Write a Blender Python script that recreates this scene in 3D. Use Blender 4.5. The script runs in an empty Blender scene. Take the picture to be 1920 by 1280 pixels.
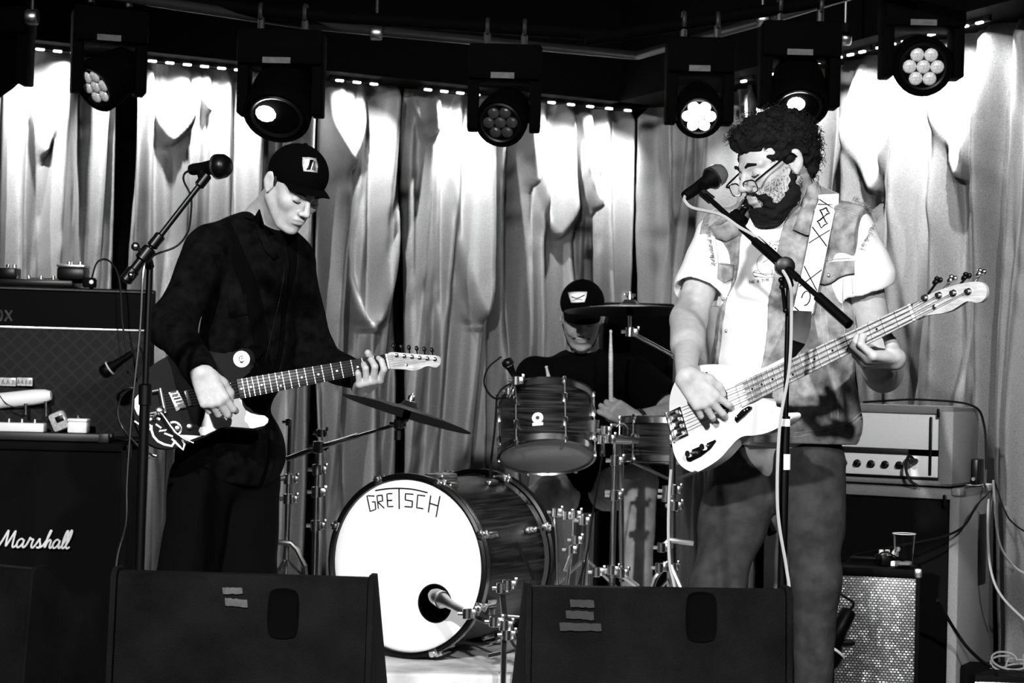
import bpy, bmesh, math, random
import numpy as np
from mathutils import Vector, Matrix, Quaternion
random.seed(7)
SC = bpy.context.scene
COL = SC.collection
PI = math.pi
# ------------------------------------------------------------------ camera
FPX = 3600.0                                   # focal length in pixels of a 1920 wide frame
CAMP = Vector((0, 0, 1.10))
CR = Matrix.Rotation(PI/2 + math.atan(60/3600), 3, 'X') @ Matrix.Rotation(math.radians(1.4), 3, 'Z')
cd = bpy.data.cameras.new('camera'); cam = bpy.data.objects.new('camera', cd); COL.objects.link(cam)
cd.sensor_width = 36; cd.lens = 36*FPX/1920; cd.clip_start = .05
cam.matrix_world = Matrix.Translation(CAMP) @ CR.to_4x4()
cd.dof.use_dof = True; cd.dof.focus_distance = 5.2; cd.dof.aperture_fstop = 7.0
SC.camera = cam
SC.view_settings.view_transform = 'Standard'; SC.view_settings.look = 'None'
SC.view_settings.gamma = 1; SC.view_settings.use_curve_mapping = False
SC.view_settings.exposure = 0.0
SC.cycles.max_bounces = 6
w = bpy.data.worlds.new('world'); SC.world = w; w.use_nodes = True
w.node_tree.nodes['Background'].inputs[0].default_value = (1, 1, 1, 1)
w.node_tree.nodes['Background'].inputs[1].default_value = 0.004

def W(px, py, Y):
    """the point at depth Y that stands behind pixel (px, py) of the photograph"""
    d = CR @ Vector(((px-960)/FPX, (640-py)/FPX, -1))
    return CAMP + d*(Y/d.y)

def light(kind, name, loc, target, power, **kw):
    l = bpy.data.lights.new(name, kind); l.energy = power
    for k, v in kw.items(): setattr(l, k, v)
    o = bpy.data.objects.new(name, l); COL.objects.link(o); o.location = loc
    d = Vector(target)-Vector(loc)
    o.rotation_euler = d.to_track_quat('-Z', 'Y').to_euler()
    return o
# front of house lamps (hung over the audience) and a weak side lamp
light('SPOT', 'front_lamp_left', (-1.5, -.6, 3.5), (.1, 5.6, .95), 2350, spot_size=math.radians(46), spot_blend=.5, shadow_soft_size=.09)
light('SPOT', 'front_lamp_right', (1.2, -.6, 3.1), (.6, 5.9, .9), 1250, spot_size=math.radians(40), spot_blend=.6, shadow_soft_size=.08)
# ------------------------------------------------------------------ materials (black and white photograph)
MATS = {}
def mat(name, v, rough=.6, metal=0., bump=0., bscale=200., vary=0., vscale=8., emit=0., spec=.5, sheen=0., v2=None, tex='noise', stretch=(1, 1, 1), alpha=1., trans=0.):
    m = bpy.data.materials.new(name); m.use_nodes = True
    nt = m.node_tree; b = nt.nodes['Principled BSDF']
    b.inputs['Base Color'].default_value = (v, v, v, 1)
    b.inputs['Roughness'].default_value = rough; b.inputs['Metallic'].default_value = metal
    b.inputs['Specular IOR Level'].default_value = spec
    if sheen: b.inputs['Sheen Weight'].default_value = sheen
    if trans: b.inputs['Transmission Weight'].default_value = trans
    if emit:
        b.inputs['Emission Color'].default_value = (1, 1, 1, 1); b.inputs['Emission Strength'].default_value = emit
    if bump or vary:
        tc = nt.nodes.new('ShaderNodeTexCoord'); mp = nt.nodes.new('ShaderNodeMapping')
        mp.inputs['Scale'].default_value = stretch
        nt.links.new(tc.outputs['Object'], mp.inputs['Vector'])
    if vary:
        n = nt.nodes.new('ShaderNodeTexNoise'); n.inputs['Scale'].default_value = vscale; n.inputs['Detail'].default_value = 6
        r = nt.nodes.new('ShaderNodeMapRange')
        r.inputs['From Min'].default_value = .3; r.inputs['From Max'].default_value = .7
        lo = v*(1-vary); hi = v*(1+vary) if v2 is None else v2
        r.inputs['To Min'].default_value = lo; r.inputs['To Max'].default_value = hi
        nt.links.new(mp.outputs[0], n.inputs['Vector']); nt.links.new(n.outputs['Fac'], r.inputs['Value'])
        nt.links.new(r.outputs[0], b.inputs['Base Color'])
    if bump:
        n = nt.nodes.new('ShaderNodeTexNoise'); n.inputs['Scale'].default_value = bscale; n.inputs['Detail'].default_value = 3
        bp = nt.nodes.new('ShaderNodeBump'); bp.inputs['Strength'].default_value = bump; bp.inputs['Distance'].default_value = .002
        nt.links.new(mp.outputs[0], n.inputs['Vector']); nt.links.new(n.outputs['Fac'], bp.inputs['Height'])
        nt.links.new(bp.outputs[0], b.inputs['Normal'])
    MATS[name] = m
    return m
mat('black_paint', .0012, .6, bump=.3, bscale=300, spec=.05)
mat('black_cloth', .0012, .95, bump=.5, bscale=500, spec=.04)
mat('black_plastic', .0015, .35, spec=.2)
mat('black_rubber', .0015, .6, spec=.2)
mat('matte_black', .001, .9, spec=.03)
mat('stage_floor', .015, .35, vary=.6, vscale=3, bump=.3, bscale=60)
mat('riser_rug', .55, .8, vary=.5, vscale=6, bump=.8, bscale=300)
mat('chrome', .85, .22, 1.)
mat('dark_chrome', .3, .25, 1.)
mat('steel', .5, .3, 1.)
mat('white', .8, .5)
mat('white_gloss', .82, .22)
mat('tape', .05, .8, vary=.3, vscale=60)
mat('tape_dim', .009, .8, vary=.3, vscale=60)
mat('cabinet_tolex', .0022, .7, bump=1., bscale=900, spec=.12)
mat('grille_black', .0035, .95, bump=1., bscale=1200, spec=.1)
mat('light_tolex', .22, .7, bump=1., bscale=700, vary=.25, vscale=400)
mat('wedge_paint', .0035, .75, bump=1., bscale=400, vary=.5, vscale=9, spec=.06)
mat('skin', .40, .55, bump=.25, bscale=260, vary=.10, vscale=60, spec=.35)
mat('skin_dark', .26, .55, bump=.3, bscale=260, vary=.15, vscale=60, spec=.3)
mat('hair', .0022, .8, bump=1., bscale=400, spec=.2)
mat('wood_light', .42, .4, vary=.25, vscale=30, stretch=(1, 1, 6))
mat('lamp_glass', .5, .15, emit=0.)
mat('lamp_lit', 1., .3, emit=25.)
mat('lens_grey', .45, .15, vary=.3, vscale=120)
mat('lens_off', .02, .1)
mat('cable_pale', .35, .5)
mat('mic_mesh', .12, .4, .6, bump=1., bscale=1500)
mat('strap_white', .62, .8, bump=.6, bscale=900, vary=.2, vscale=120)
mat('glasses_glass', .5, .05); MATS['glasses_glass'].node_tree.nodes['Principled BSDF'].inputs['Alpha'].default_value = .22
mat('hair_brown', .02, .85, bump=1., bscale=500, spec=.2)
mat('lamp_black', .0005, .8, spec=.02)
mat('led', 1., .3, emit=12.)
# ------------------------------------------------------------------ object helpers
WM = {}
def thing(name, label, cat, loc=(0, 0, 0), group=None):
    o = bpy.data.objects.new(name, None); COL.objects.link(o); o.location = loc
    o.empty_display_size = .1
    WM[o] = Matrix.Translation(Vector(loc))
    tag(o, label, cat, group); return o
def tag(o, label=None, cat=None, group=None, kind=None):
    if label: o['label'] = label
    if cat: o['category'] = cat
    if group: o['group'] = group
    if kind: o['kind'] = kind
    return o
def link(name, me, parent=None, mx=None):
    o = bpy.data.objects.new(name, me); COL.objects.link(o)
    m = mx.copy() if mx else Matrix.Identity(4)
    if parent is not None:
        o.parent = parent
        o.matrix_basis = WM[parent].inverted() @ m
    else:
        o.matrix_basis = m
    WM[o] = m
    return o
def frame(x, z=None, o=(0, 0, 0)):
    """4x4 with local X along x, local Z near z"""
    x = Vector(x).normalized(); z = Vector(z if z else (0, 0, 1))
    y = z.cross(x).normalized(); z = x.cross(y)
    m = Matrix((x, y, z)).transposed().to_4x4(); m.translation = Vector(o); return m
class MB:
    def __init__(s, m=None): s.bm = bmesh.new(); s.m = m
    def _x(s, p): return (s.m @ Vector(p)) if s.m else Vector(p)
    def verts(s, ps): return [s.bm.verts.new(s._x(p)) for p in ps]
    def face(s, vs):
        try: return s.bm.faces.new(vs)
        except ValueError: return None
    def box(s, lo, hi, bev=0.):
        (x0, y0, z0), (x1, y1, z1) = lo, hi
        t = bmesh.new()
        bmesh.ops.create_cube(t, size=1)
        for v in t.verts:
            v.co = Vector((x0+(v.co.x+.5)*(x1-x0), y0+(v.co.y+.5)*(y1-y0), z0+(v.co.z+.5)*(z1-z0)))
        if bev: bmesh.ops.bevel(t, geom=t.edges[:], offset=bev, segments=2, affect='EDGES', profile=.5)
        s.merge(t); return s
    def merge(s, t, mx=None):
        mp = {}
        for v in t.verts:
            c = mx @ v.co if mx else v.co
            mp[v] = s.bm.verts.new(s._x(c))
        for f in t.faces:
            try: s.bm.faces.new([mp[v] for v in f.verts])
            except ValueError: pass
        t.free()
    def tube(s, pts, r, n=8, cap=True, closed=False):
        pts = [Vector(p) for p in pts]; rs = r if isinstance(r, (list, tuple)) else [r]*len(pts)
        rings = []; prev = None
        for i, p in enumerate(pts):
            if closed: t = pts[(i+1) % len(pts)]-pts[i-1]
            else: t = (pts[min(i+1, len(pts)-1)]-pts[max(i-1, 0)])
            if t.length < 1e-9: t = Vector((0, 0, 1))
            t.normalize()
            if prev is None:
                a = Vector((0, 0, 1)) if abs(t.z) < .9 else Vector((1, 0, 0))
                u = t.cross(a).normalized()
            else: u = (prev-t*prev.dot(t)).normalized()
            prev = u; v = t.cross(u)
            rings.append(s.verts([p+(u*math.cos(2*PI*k/n)+v*math.sin(2*PI*k/n))*rs[i] for k in range(n)]))
        m = len(rings)
        for i in range(m if closed else m-1):
            a, b = rings[i], rings[(i+1) % m]
            for k in range(n): s.face([a[k], a[(k+1) % n], b[(k+1) % n], b[k]])
        if cap and not closed: s.face(rings[0][::-1]); s.face(rings[-1])
        return s
    def lathe(s, prof, mx=None, n=24, cap=True):
        """prof: (radius, height) pairs about local Z of mx"""
        mx = mx or Matrix.Identity(4); rings = []
        for r, z in prof:
            if r < 1e-6: rings.append(s.verts([mx @ Vector((0, 0, z))]))
            else: rings.append(s.verts([mx @ Vector((r*math.cos(2*PI*k/n), r*math.sin(2*PI*k/n), z)) for k in range(n)]))
        for a, b in zip(rings, rings[1:]):
            for k in range(n):
                k2 = (k+1) % n
                if len(a) == 1 and len(b) == 1: continue
                if len(a) == 1: s.face([a[0], b[k2], b[k]])
                elif len(b) == 1: s.face([a[k], a[k2], b[0]])
                else: s.face([a[k], a[k2], b[k2], b[k]])
        if cap:
            if len(rings[0]) > 1: s.face(rings[0][::-1])
            if len(rings[-1]) > 1: s.face(rings[-1])
        return s
    def prism(s, pts, z0, z1, mx=None, bev=0.):
        mx = mx or Matrix.Identity(4)
        t = bmesh.new()
        lo = [t.verts.new((x, y, z0)) for x, y in pts]; hi = [t.verts.new((x, y, z1)) for x, y in pts]
        n = len(pts)
        f1 = t.faces.new(lo[::-1]); f2 = t.faces.new(hi)
        for k in range(n): t.faces.new([lo[k], lo[(k+1) % n], hi[(k+1) % n], hi[k]])
        if bev:
            es = [e for e in t.edges if abs(e.verts[0].co.z-e.verts[1].co.z) < 1e-6]
            bmesh.ops.bevel(t, geom=es, offset=bev, segments=3, affect='EDGES', profile=.5)
        bmesh.ops.triangulate(t, faces=[f for f in t.faces if len(f.verts) > 4])
        s.merge(t, mx); return s
    def ball(s, c, r, mx=None, n=12):
        t = bmesh.new(); bmesh.ops.create_uvsphere(t, u_segments=n, v_segments=max(6, n*2//3), radius=1)
        r = r if isinstance(r, (tuple, list)) else (r, r, r)
        for v in t.verts: v.co = Vector((v.co.x*r[0]+c[0], v.co.y*r[1]+c[1], v.co.z*r[2]+c[2]))
        s.merge(t, mx); return s
    def mesh(s, name, m, smooth=True):
        me = bpy.data.meshes.new(name)
        bmesh.ops.recalc_face_normals(s.bm, faces=s.bm.faces[:])
        s.bm.to_mesh(me); s.bm.free()
        me.materials.append(MATS[m] if isinstance(m, str) else m)
        if smooth:
            me.polygons.foreach_set('use_smooth', [True]*len(me.polygons))
            try: me.set_sharp_from_angle(angle=math.radians(40))
            except Exception: pass
        return me
    def build(s, name, m, parent=None, smooth=True, mx=None):
        return link(name, s.mesh(name, m, smooth), parent, mx)
def spline(pts, n=8):
    """Catmull-Rom through points"""
    P = [Vector(p) for p in pts]; P = [P[0]*2-P[1]]+P+[P[-1]*2-P[-2]]; out = []
    for i in range(1, len(P)-2):
        for k in range(n):
            t = k/n
            out.append(.5*((2*P[i])+(P[i+1]-P[i-1])*t+(2*P[i-1]-5*P[i]+4*P[i+1]-P[i+2])*t*t+(3*P[i]-P[i-1]-3*P[i+1]+P[i+2])*t**3))
    out.append(P[-2]); return out
def spline2(pts, n=8, closed=False):
    if closed:
        P = [Vector((p[0], p[1], 0)) for p in pts]; N = len(P); out = []
        for i in range(N):
            a, b, c, d = P[i-1], P[i], P[(i+1) % N], P[(i+2) % N]
            for k in range(n):
                t = k/n; q = .5*((2*b)+(c-a)*t+(2*a-5*b+4*c-d)*t*t+(3*b-a-3*c+d)*t**3); out.append((q.x, q.y))
        return out
    return [(v.x, v.y) for v in spline([(p[0], p[1], 0) for p in pts], n)]
def npmesh(name, V, F, m, parent=None):
    me = bpy.data.meshes.new(name); V = np.asarray(V, np.float32); F = np.asarray(F, np.int32)
    me.vertices.add(len(V)); me.vertices.foreach_set('co', V.ravel())
    k = F.shape[1]
    me.loops.add(F.size); me.loops.foreach_set('vertex_index', F.ravel())
    me.polygons.add(len(F)); me.polygons.foreach_set('loop_start', np.arange(len(F), dtype=np.int32)*k)
    me.polygons.foreach_set('loop_total', np.full(len(F), k, np.int32))
    me.polygons.foreach_set('use_smooth', np.ones(len(F), bool))
    me.update(calc_edges=True); me.validate()
    me.materials.append(MATS[m] if isinstance(m, str) else m)
    return link(name, me, parent)
# ------------------------------------------------------------------ implicit surfaces, for bodies and clothes grown as one skin
class Sdf:
    def __init__(s): s.ops = []; s.F = Matrix.Identity(4); s.posts = []
    def _p(s, p): return np.array(s.F @ Vector(p), float)
    def _sc(s): return abs(s.F.to_scale().x)
    def cap(s, a, b, ra, rb=None, k=.02, sub=False):
        rb = ra if rb is None else rb; q = s._sc()
        s.ops.append(('c', s._p(a), s._p(b), ra*q, rb*q, k*q, sub)); return s
    def chain(s, pts, rs, k=.02, sub=False):
        for i in range(len(pts)-1): s.cap(pts[i], pts[i+1], rs[i], rs[i+1], k, sub)
        return s
    def ell(s, c, r, k=.02, sub=False, rot=None):
        q = s._sc(); R = s.F.to_3x3() @ (rot.to_3x3() if rot else Matrix.Identity(3)); R = np.array(R)/q
        s.ops.append(('e', s._p(c), R, np.array(r if isinstance(r, (tuple, list)) else (r, r, r), float)*q, 0, k*q, sub)); return s
    def boxx(s, c, h, rd, k=.01, sub=False, rot=None):
        q = s._sc(); R = s.F.to_3x3() @ (rot.to_3x3() if rot else Matrix.Identity(3)); R = np.array(R)/q
        s.ops.append(('b', s._p(c), R, np.array(h, float)*q, rd*q, k*q, sub)); return s
    @staticmethod
    def ev(o, P):
        if o[0] == 'c':
            a, b, ra, rb = o[1:5]; ba = b-a; pa = P-a; L = ba@ba+1e-12
            h = np.clip(pa@ba/L, 0, 1)
            q = pa-h[:, None]*ba
            return np.sqrt((q*q).sum(1))-(ra+(rb-ra)*h)
        Q = (P-o[1])@o[2]
        if o[0] == 'e':
            r = o[3]; k0 = np.sqrt(((Q/r)**2).sum(1)); k1 = np.sqrt(((Q/(r*r))**2).sum(1))+1e-9
            return k0*(k0-1)/k1
        h = o[3]-o[4]; q = np.abs(Q)-h
        return np.sqrt((np.maximum(q, 0)**2).sum(1))+np.minimum(q.max(1), 0)-o[4]
    @staticmethod
    def comb(d, e, k, sub):
        k = max(k, 1e-5)
        if sub:
            h = np.clip(.5-.5*(d+e)/k, 0, 1); return d*(1-h)-e*h+k*h*(1-h)
        h = np.clip(.5+.5*(d-e)/k, 0, 1); return d*(1-h)+e*h-k*h*(1-h)
    def full(s, P):
        d = np.full(len(P), 10.)
        for o in s.ops: d = s.comb(d, s.ev(o, P), o[5], o[6])
        for f in s.posts: d = f(P, d)
        return d
    def mesh(s, vox, margin=.02):
        lo = np.full(3, 1e9); hi = -lo
        for o in s.ops:
            if o[6]: continue
            if o[0] == 'c': L = np.minimum(o[1]-o[3], o[2]-o[4]); H = np.maximum(o[1]+o[3], o[2]+o[4])
            else: m = np.max(o[3]) if o[0] == 'e' else np.linalg.norm(o[3]); L = o[1]-m; H = o[1]+m
            lo = np.minimum(lo, L); hi = np.maximum(hi, H)
        lo -= margin; hi += margin; B = 8
        nb = np.ceil((hi-lo)/(vox*B)).astype(int)
        g = np.stack(np.meshgrid(*[np.arange(n) for n in nb], indexing='ij'), -1).reshape(-1, 3)
        C = lo+(g+.5)*B*vox-vox*.5; Rb = B*vox*.87
        E = [s.ev(o, C) for o in s.ops]; d = np.full(len(C), 10.)
        for o, e in zip(s.ops, E): d = s.comb(d, e, o[5], o[6])
        for f in s.posts: d = f(C, d)
        act = np.abs(d) < Rb*1.35+margin*.5
        Fd = np.where(d < 0, -1., 1.).astype(np.float32)
        A = np.nonzero(act)[0]; r8 = np.arange(B)*vox
        off = np.stack(np.meshgrid(r8, r8, r8, indexing='ij'), -1).reshape(-1, 3)
        base = lo+g[A]*B*vox
        D = np.full((len(A), B**3), 10.)
        for o, e in zip(s.ops, E):
            idx = np.nonzero(e[A] < Rb*1.15+o[5]*1.5+margin*.5)[0]
            if len(idx) == 0: continue
            P = (base[idx][:, None, :]+off[None]).reshape(-1, 3)
            D[idx] = s.comb(D[idx].ravel(), s.ev(o, P), o[5], o[6]).reshape(-1, B**3)
        if s.posts:
            P = (base[:, None, :]+off[None]).reshape(-1, 3); q = D.ravel()
            for f in s.posts: q = f(P, q)
            D = q.reshape(-1, B**3)
        F = np.empty((nb[0], nb[1], nb[2], B, B, B), np.float32); F[:] = Fd.reshape(nb)[..., None, None, None]
        F.reshape(-1, B, B, B)[A] = D.reshape(-1, B, B, B)
        F = np.ascontiguousarray(F.transpose(0, 3, 1, 4, 2, 5)).reshape(nb*B)
        return surface_net(F, lo, vox)
def surface_net(F, lo, vox):
    S = F < 0; n = np.array(F.shape)-1
    c = np.zeros(n, np.uint8)
    for i in (0, 1):
        for j in (0, 1):
            for k in (0, 1): c += S[i:n[0]+i, j:n[1]+j, k:n[2]+k]
    ids = np.nonzero(((c > 0) & (c < 8)).ravel())[0]
    I = np.stack(np.unravel_index(ids, n), -1)
    cor = [(i, j, k) for i in (0, 1) for j in (0, 1) for k in (0, 1)]
    v = np.stack([F[I[:, 0]+a, I[:, 1]+b, I[:, 2]+c_] for a, b, c_ in cor], 1).astype(float)
    acc = np.zeros((len(I), 3)); cnt = np.zeros(len(I))
    for x in range(8):
        for bit, dv in ((4, (1, 0, 0)), (2, (0, 1, 0)), (1, (0, 0, 1))):
            if x & bit: continue
            y = x | bit; a, b = v[:, x], v[:, y]; m = (a < 0) != (b < 0)
            t = np.where(m, a/np.where(m, a-b, 1), 0)
            p = np.array(cor[x], float)[None]+t[:, None]*np.array(dv, float)[None]
            acc += p*m[:, None]; cnt += m
    V = lo+(I+acc/cnt[:, None])*vox
    faces = []
    for ax in range(3):
        sl0 = [slice(None)]*3; sl1 = [slice(None)]*3; sl0[ax] = slice(0, -1); sl1[ax] = slice(1, None)
        A_, B_ = S[tuple(sl0)], S[tuple(sl1)]
        e = np.stack(np.nonzero(A_ != B_), -1)
        o1, o2 = [a for a in range(3) if a != ax]
        ok = (e[:, o1] > 0) & (e[:, o2] > 0) & (e[:, o1] < n[o1]) & (e[:, o2] < n[o2]); e = e[ok]
        inside = A_[tuple(e.T)]
        q = []
        for d1, d2 in ((-1, -1), (0, -1), (0, 0), (-1, 0)):
            w_ = e.copy(); w_[:, o1] += d1; w_[:, o2] += d2
            q.append(np.searchsorted(ids, np.ravel_multi_index(tuple(w_.T), n)))
        q = np.stack(q, 1); flip = inside if ax != 1 else ~inside
        q = np.where(flip[:, None], q, q[:, ::-1]); faces.append(q)
    return V, np.concatenate(faces)
from mathutils.bvhtree import BVHTree
def sdf_obj(s, name, m, vox, parent=None, smooth=1):
    V, F = s.mesh(vox)
    if smooth:      # light averaging takes the stair steps of the grid away
        for _ in range(smooth):
            acc = np.zeros_like(V); cnt = np.zeros(len(V))
            for a in range(4):
                for b in ((a+1) % 4,):
                    np.add.at(acc, F[:, a], V[F[:, b]]); np.add.at(cnt, F[:, a], 1)
                    np.add.at(acc, F[:, b], V[F[:, a]]); np.add.at(cnt, F[:, b], 1)
            V = V*.5+.5*acc/np.maximum(cnt, 1)[:, None]
    o = npmesh(name, V, F, m, parent); o['_n'] = len(V); del o['_n']
    return o, (V, F)
class Surf:
    def __init__(s, *vf):
        vs = []; fs = []; n = 0
        for V, F in vf: vs += V.tolist(); fs += (F+n).tolist(); n += len(V)
        s.t = BVHTree.FromPolygons(vs, fs)
    def hit(s, px, py, off=.003, Y=None):
        d = (CR @ Vector(((px-960)/FPX, (640-py)/FPX, -1))).normalized()
        loc, nr, i, dist = s.t.ray_cast(CAMP, d)
        if loc is None: return W(px, py, Y or 5.4)
        return loc-d*off
def wob(P, f, seed):
    """cheap smooth noise from a few sine waves, about -1..1"""
    r = np.random.RandomState(seed); o = np.zeros(len(P))
    for k in range(4):
        a = r.normal(size=3); a /= np.linalg.norm(a); b = r.normal(size=3); b /= np.linalg.norm(b)
        o += np.sin(P@a*f*(1+.35*k)+r.uniform(0, 6)+1.2*np.sin(P@b*f*.7+r.uniform(0, 6)))
    return o/4
def hframe(pos, fwd, up, scale=1.):
    f = Vector(fwd).normalized(); u = Vector(up); l = u.cross(f).normalized(); u = f.cross(l)
    m = Matrix((f*scale, l*scale, u*scale)).transposed().to_4x4(); m.translation = pos; return m
def add_head(s, M_, neck, nr=.058, smile=0., ear=True):
    s.F = M_
    s.ell((-.014, 0, .034), (.098, .076, .084), .02)
    s.ell((.030, 0, -.028), (.060, .060, .080), .025)
    for y in (-1, 1):
        s.cap((-.008, y*.052, -.045), (.050, y*.022, -.098), .020, .018, .028)
        s.ell((.056, y*.040, -.022), (.022, .022, .020), .02)
        s.cap((.084, y*.012, .019), (.070, y*.046, .020), .011, .009, .012)
    s.ell((.070, 0, -.102), (.020, .022, .017), .018)
    s.ell((.078, 0, -.060), (.016, .028, .026), .018)
    s.cap((.088, 0, .014), (.110, 0, -.026), .0065, .0095, .010)
    s.ell((.112, 0, -.030), (.0105, .0105, .009), .006)
    for y in (-1, 1):
        s.ell((.102, y*.0125, -.034), (.011, .0085, .0075), .005)
        s.ell((.098, y*.033, .000), (.017, .017, .012), .010, True)
        s.ell((.0735, y*.031, -.001), (.0145, .0150, .0135), .003)
        s.cap((.084, y*.017, -.0035), (.0835, y*.044, -.003), .0022, .0022, .002)
    for y in (-1, 1): s.ell((.109, y*.0065, -.041), (.004, .0032, .003), .002, True)
    s.cap((.0955, -.010, -.0555), (.0955, .010, -.0555), .0055, .0055, .006); s.cap((.0925, -.017, -.058), (.0925, .017, -.058), .0045, .0045, .006)
    s.ell((.092, 0, -.0695), (.0085, .019, .0065), .006)
    zc = -.0625
    s.chain([(.0985-.004*smile, -.026-.006*smile, zc+.007*smile), (.1045, -.010, zc), (.1045, .010, zc), (.0985-.004*smile, .026+.006*smile, zc+.007*smile)], [.0022, .0028, .0028, .0022], .003, True)
    if smile:
        for y in (-1, 1): s.ell((.070, y*.037, -.040), (.018, .016, .016), .012)
    if ear:
        for y in (-1, 1):
            r_ = Matrix.Rotation(y*math.radians(-24), 3, 'Z') @ Matrix.Rotation(math.radians(-12), 3, 'Y')
            s.ell((-.010, y*.081, .000), (.019, .0065, .031), .006, False, r_)
            s.ell((-.006, y*.0885, .003), (.0115, .0055, .020), .003, True, r_)
            s.cap((-.018, y*.088, .020), (-.022, y*.089, -.006), .0032, .003, .003)
            s.ell((-.004, y*.080, -.026), (.008, .005, .009), .004)
    a = M_ @ Vector((-.030, 0, -.040)); s.F = Matrix.Identity(4)
    s.cap(a, neck, nr, nr*1.12, .03)
def add_hand(s, M_, side, curls, thumb, spread=.10, tk=1.):
    """M_: x towards the fingers, z out of the back of the hand; side +1: thumb at +y"""
    s.F = M_
    yb = [.030, .010, -.010, -.028]; xb = [.088, .092, .087, .078]
    ln = [(.043, .026, .019), (.048, .030, .020), (.044, .028, .019), (.034, .021, .017)]; rr = [.0092, .0095, .0090, .0080]
    for f in range(4):
        y0 = yb[f]*side; b = Vector((xb[f], y0, 0))
        s.cap((.004, y0*.55, -.002), b, .0165*tk, .0118*tk, .010)
        a = (1.5-f)*spread*side; t = 0.; p = b
        for j in range(3):
            t += math.radians(curls[f][j]); d = Vector((math.cos(t)*math.cos(a), math.cos(t)*math.sin(a), -math.sin(t)))
            q = p+d*ln[f][j]; r0 = rr[f]*(1.05-.09*j)*tk; s.cap(p, q, r0, rr[f]*(1.05-.09*(j+1))*tk, .0025); p = q
    p0 = Vector((.014, .020*side, -.006)); pts = [p0]+[Vector((v[0], v[1]*side, v[2])) for v in thumb]
    s.chain(pts, [.016*tk, .0135*tk, .0112*tk, .0092*tk][:len(pts)], .008)
    s.F = Matrix.Identity(4)
# ------------------------------------------------------------------ the room
ZT = 2.38                                       # height of the light bars over the stage floor
A0 = Vector((-2.086, 7.88)); CO = Vector((.570, 9.35)); B0 = Vector((1.70, 6.83))
DL = (A0-CO).normalized(); DRr = (B0-CO).normalized()     # from the corner along the left and the right wall
NL = Vector((DL.y, -DL.x)) if Vector((DL.y, -DL.x)).y < 0 else Vector((-DL.y, DL.x))
NR = Vector((-DRr.y, DRr.x)) if Vector((-DRr.y, DRr.x)).x < 0 else Vector((DRr.y, -DRr.x))
def struct(o): o['kind'] = 'structure'; return o
def wallbox(name, D, N, s0, s1, z0, z1, off0, off1, m):
    b = MB(); pts = []
    for s_, o_ in ((s0, off0), (s1, off0), (s1, off1), (s0, off1)):
        p = CO+D*s_+N*o_; pts.append((p.x, p.y))
    b.prism(pts, z0, z1); return b.build(name, m, smooth=False)
struct(wallbox('wall_left', DL, NL, -.5, 6.5, 0, 4.2, -.3, -.2, 'matte_black'))
struct(wallbox('wall_right', DRr, NR, -.5, 6.5, 0, 4.2, -.3, -.2, 'matte_black'))
b = MB(); b.box((-6, 2.6, -.2), (6, 12, 0)); struct(b.build('floor', 'stage_floor', smooth=False))
b = MB(); b.box((-6, -2, 4.2), (6, 12, 4.3)); struct(b.build('ceiling', 'matte_black', smooth=False))
# dark soffit from which the light bars hang
for D, N, nm in ((DL, NL, 'left'), (DRr, NR, 'right')):
    struct(wallbox('trim_'+('1' if nm == 'left' else '2'), D, N, .02 if nm == 'left' else .02, 6.0, ZT+.02, 4.2, -.2, .19, 'matte_black'))
b = MB(); b.box((-.75, 5.74, 0), (.84, 7.70, .20), .01)
tag(b.build('drum_riser', 'riser_rug', smooth=False), 'low carpeted riser under the drum kit', 'platform')

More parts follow.
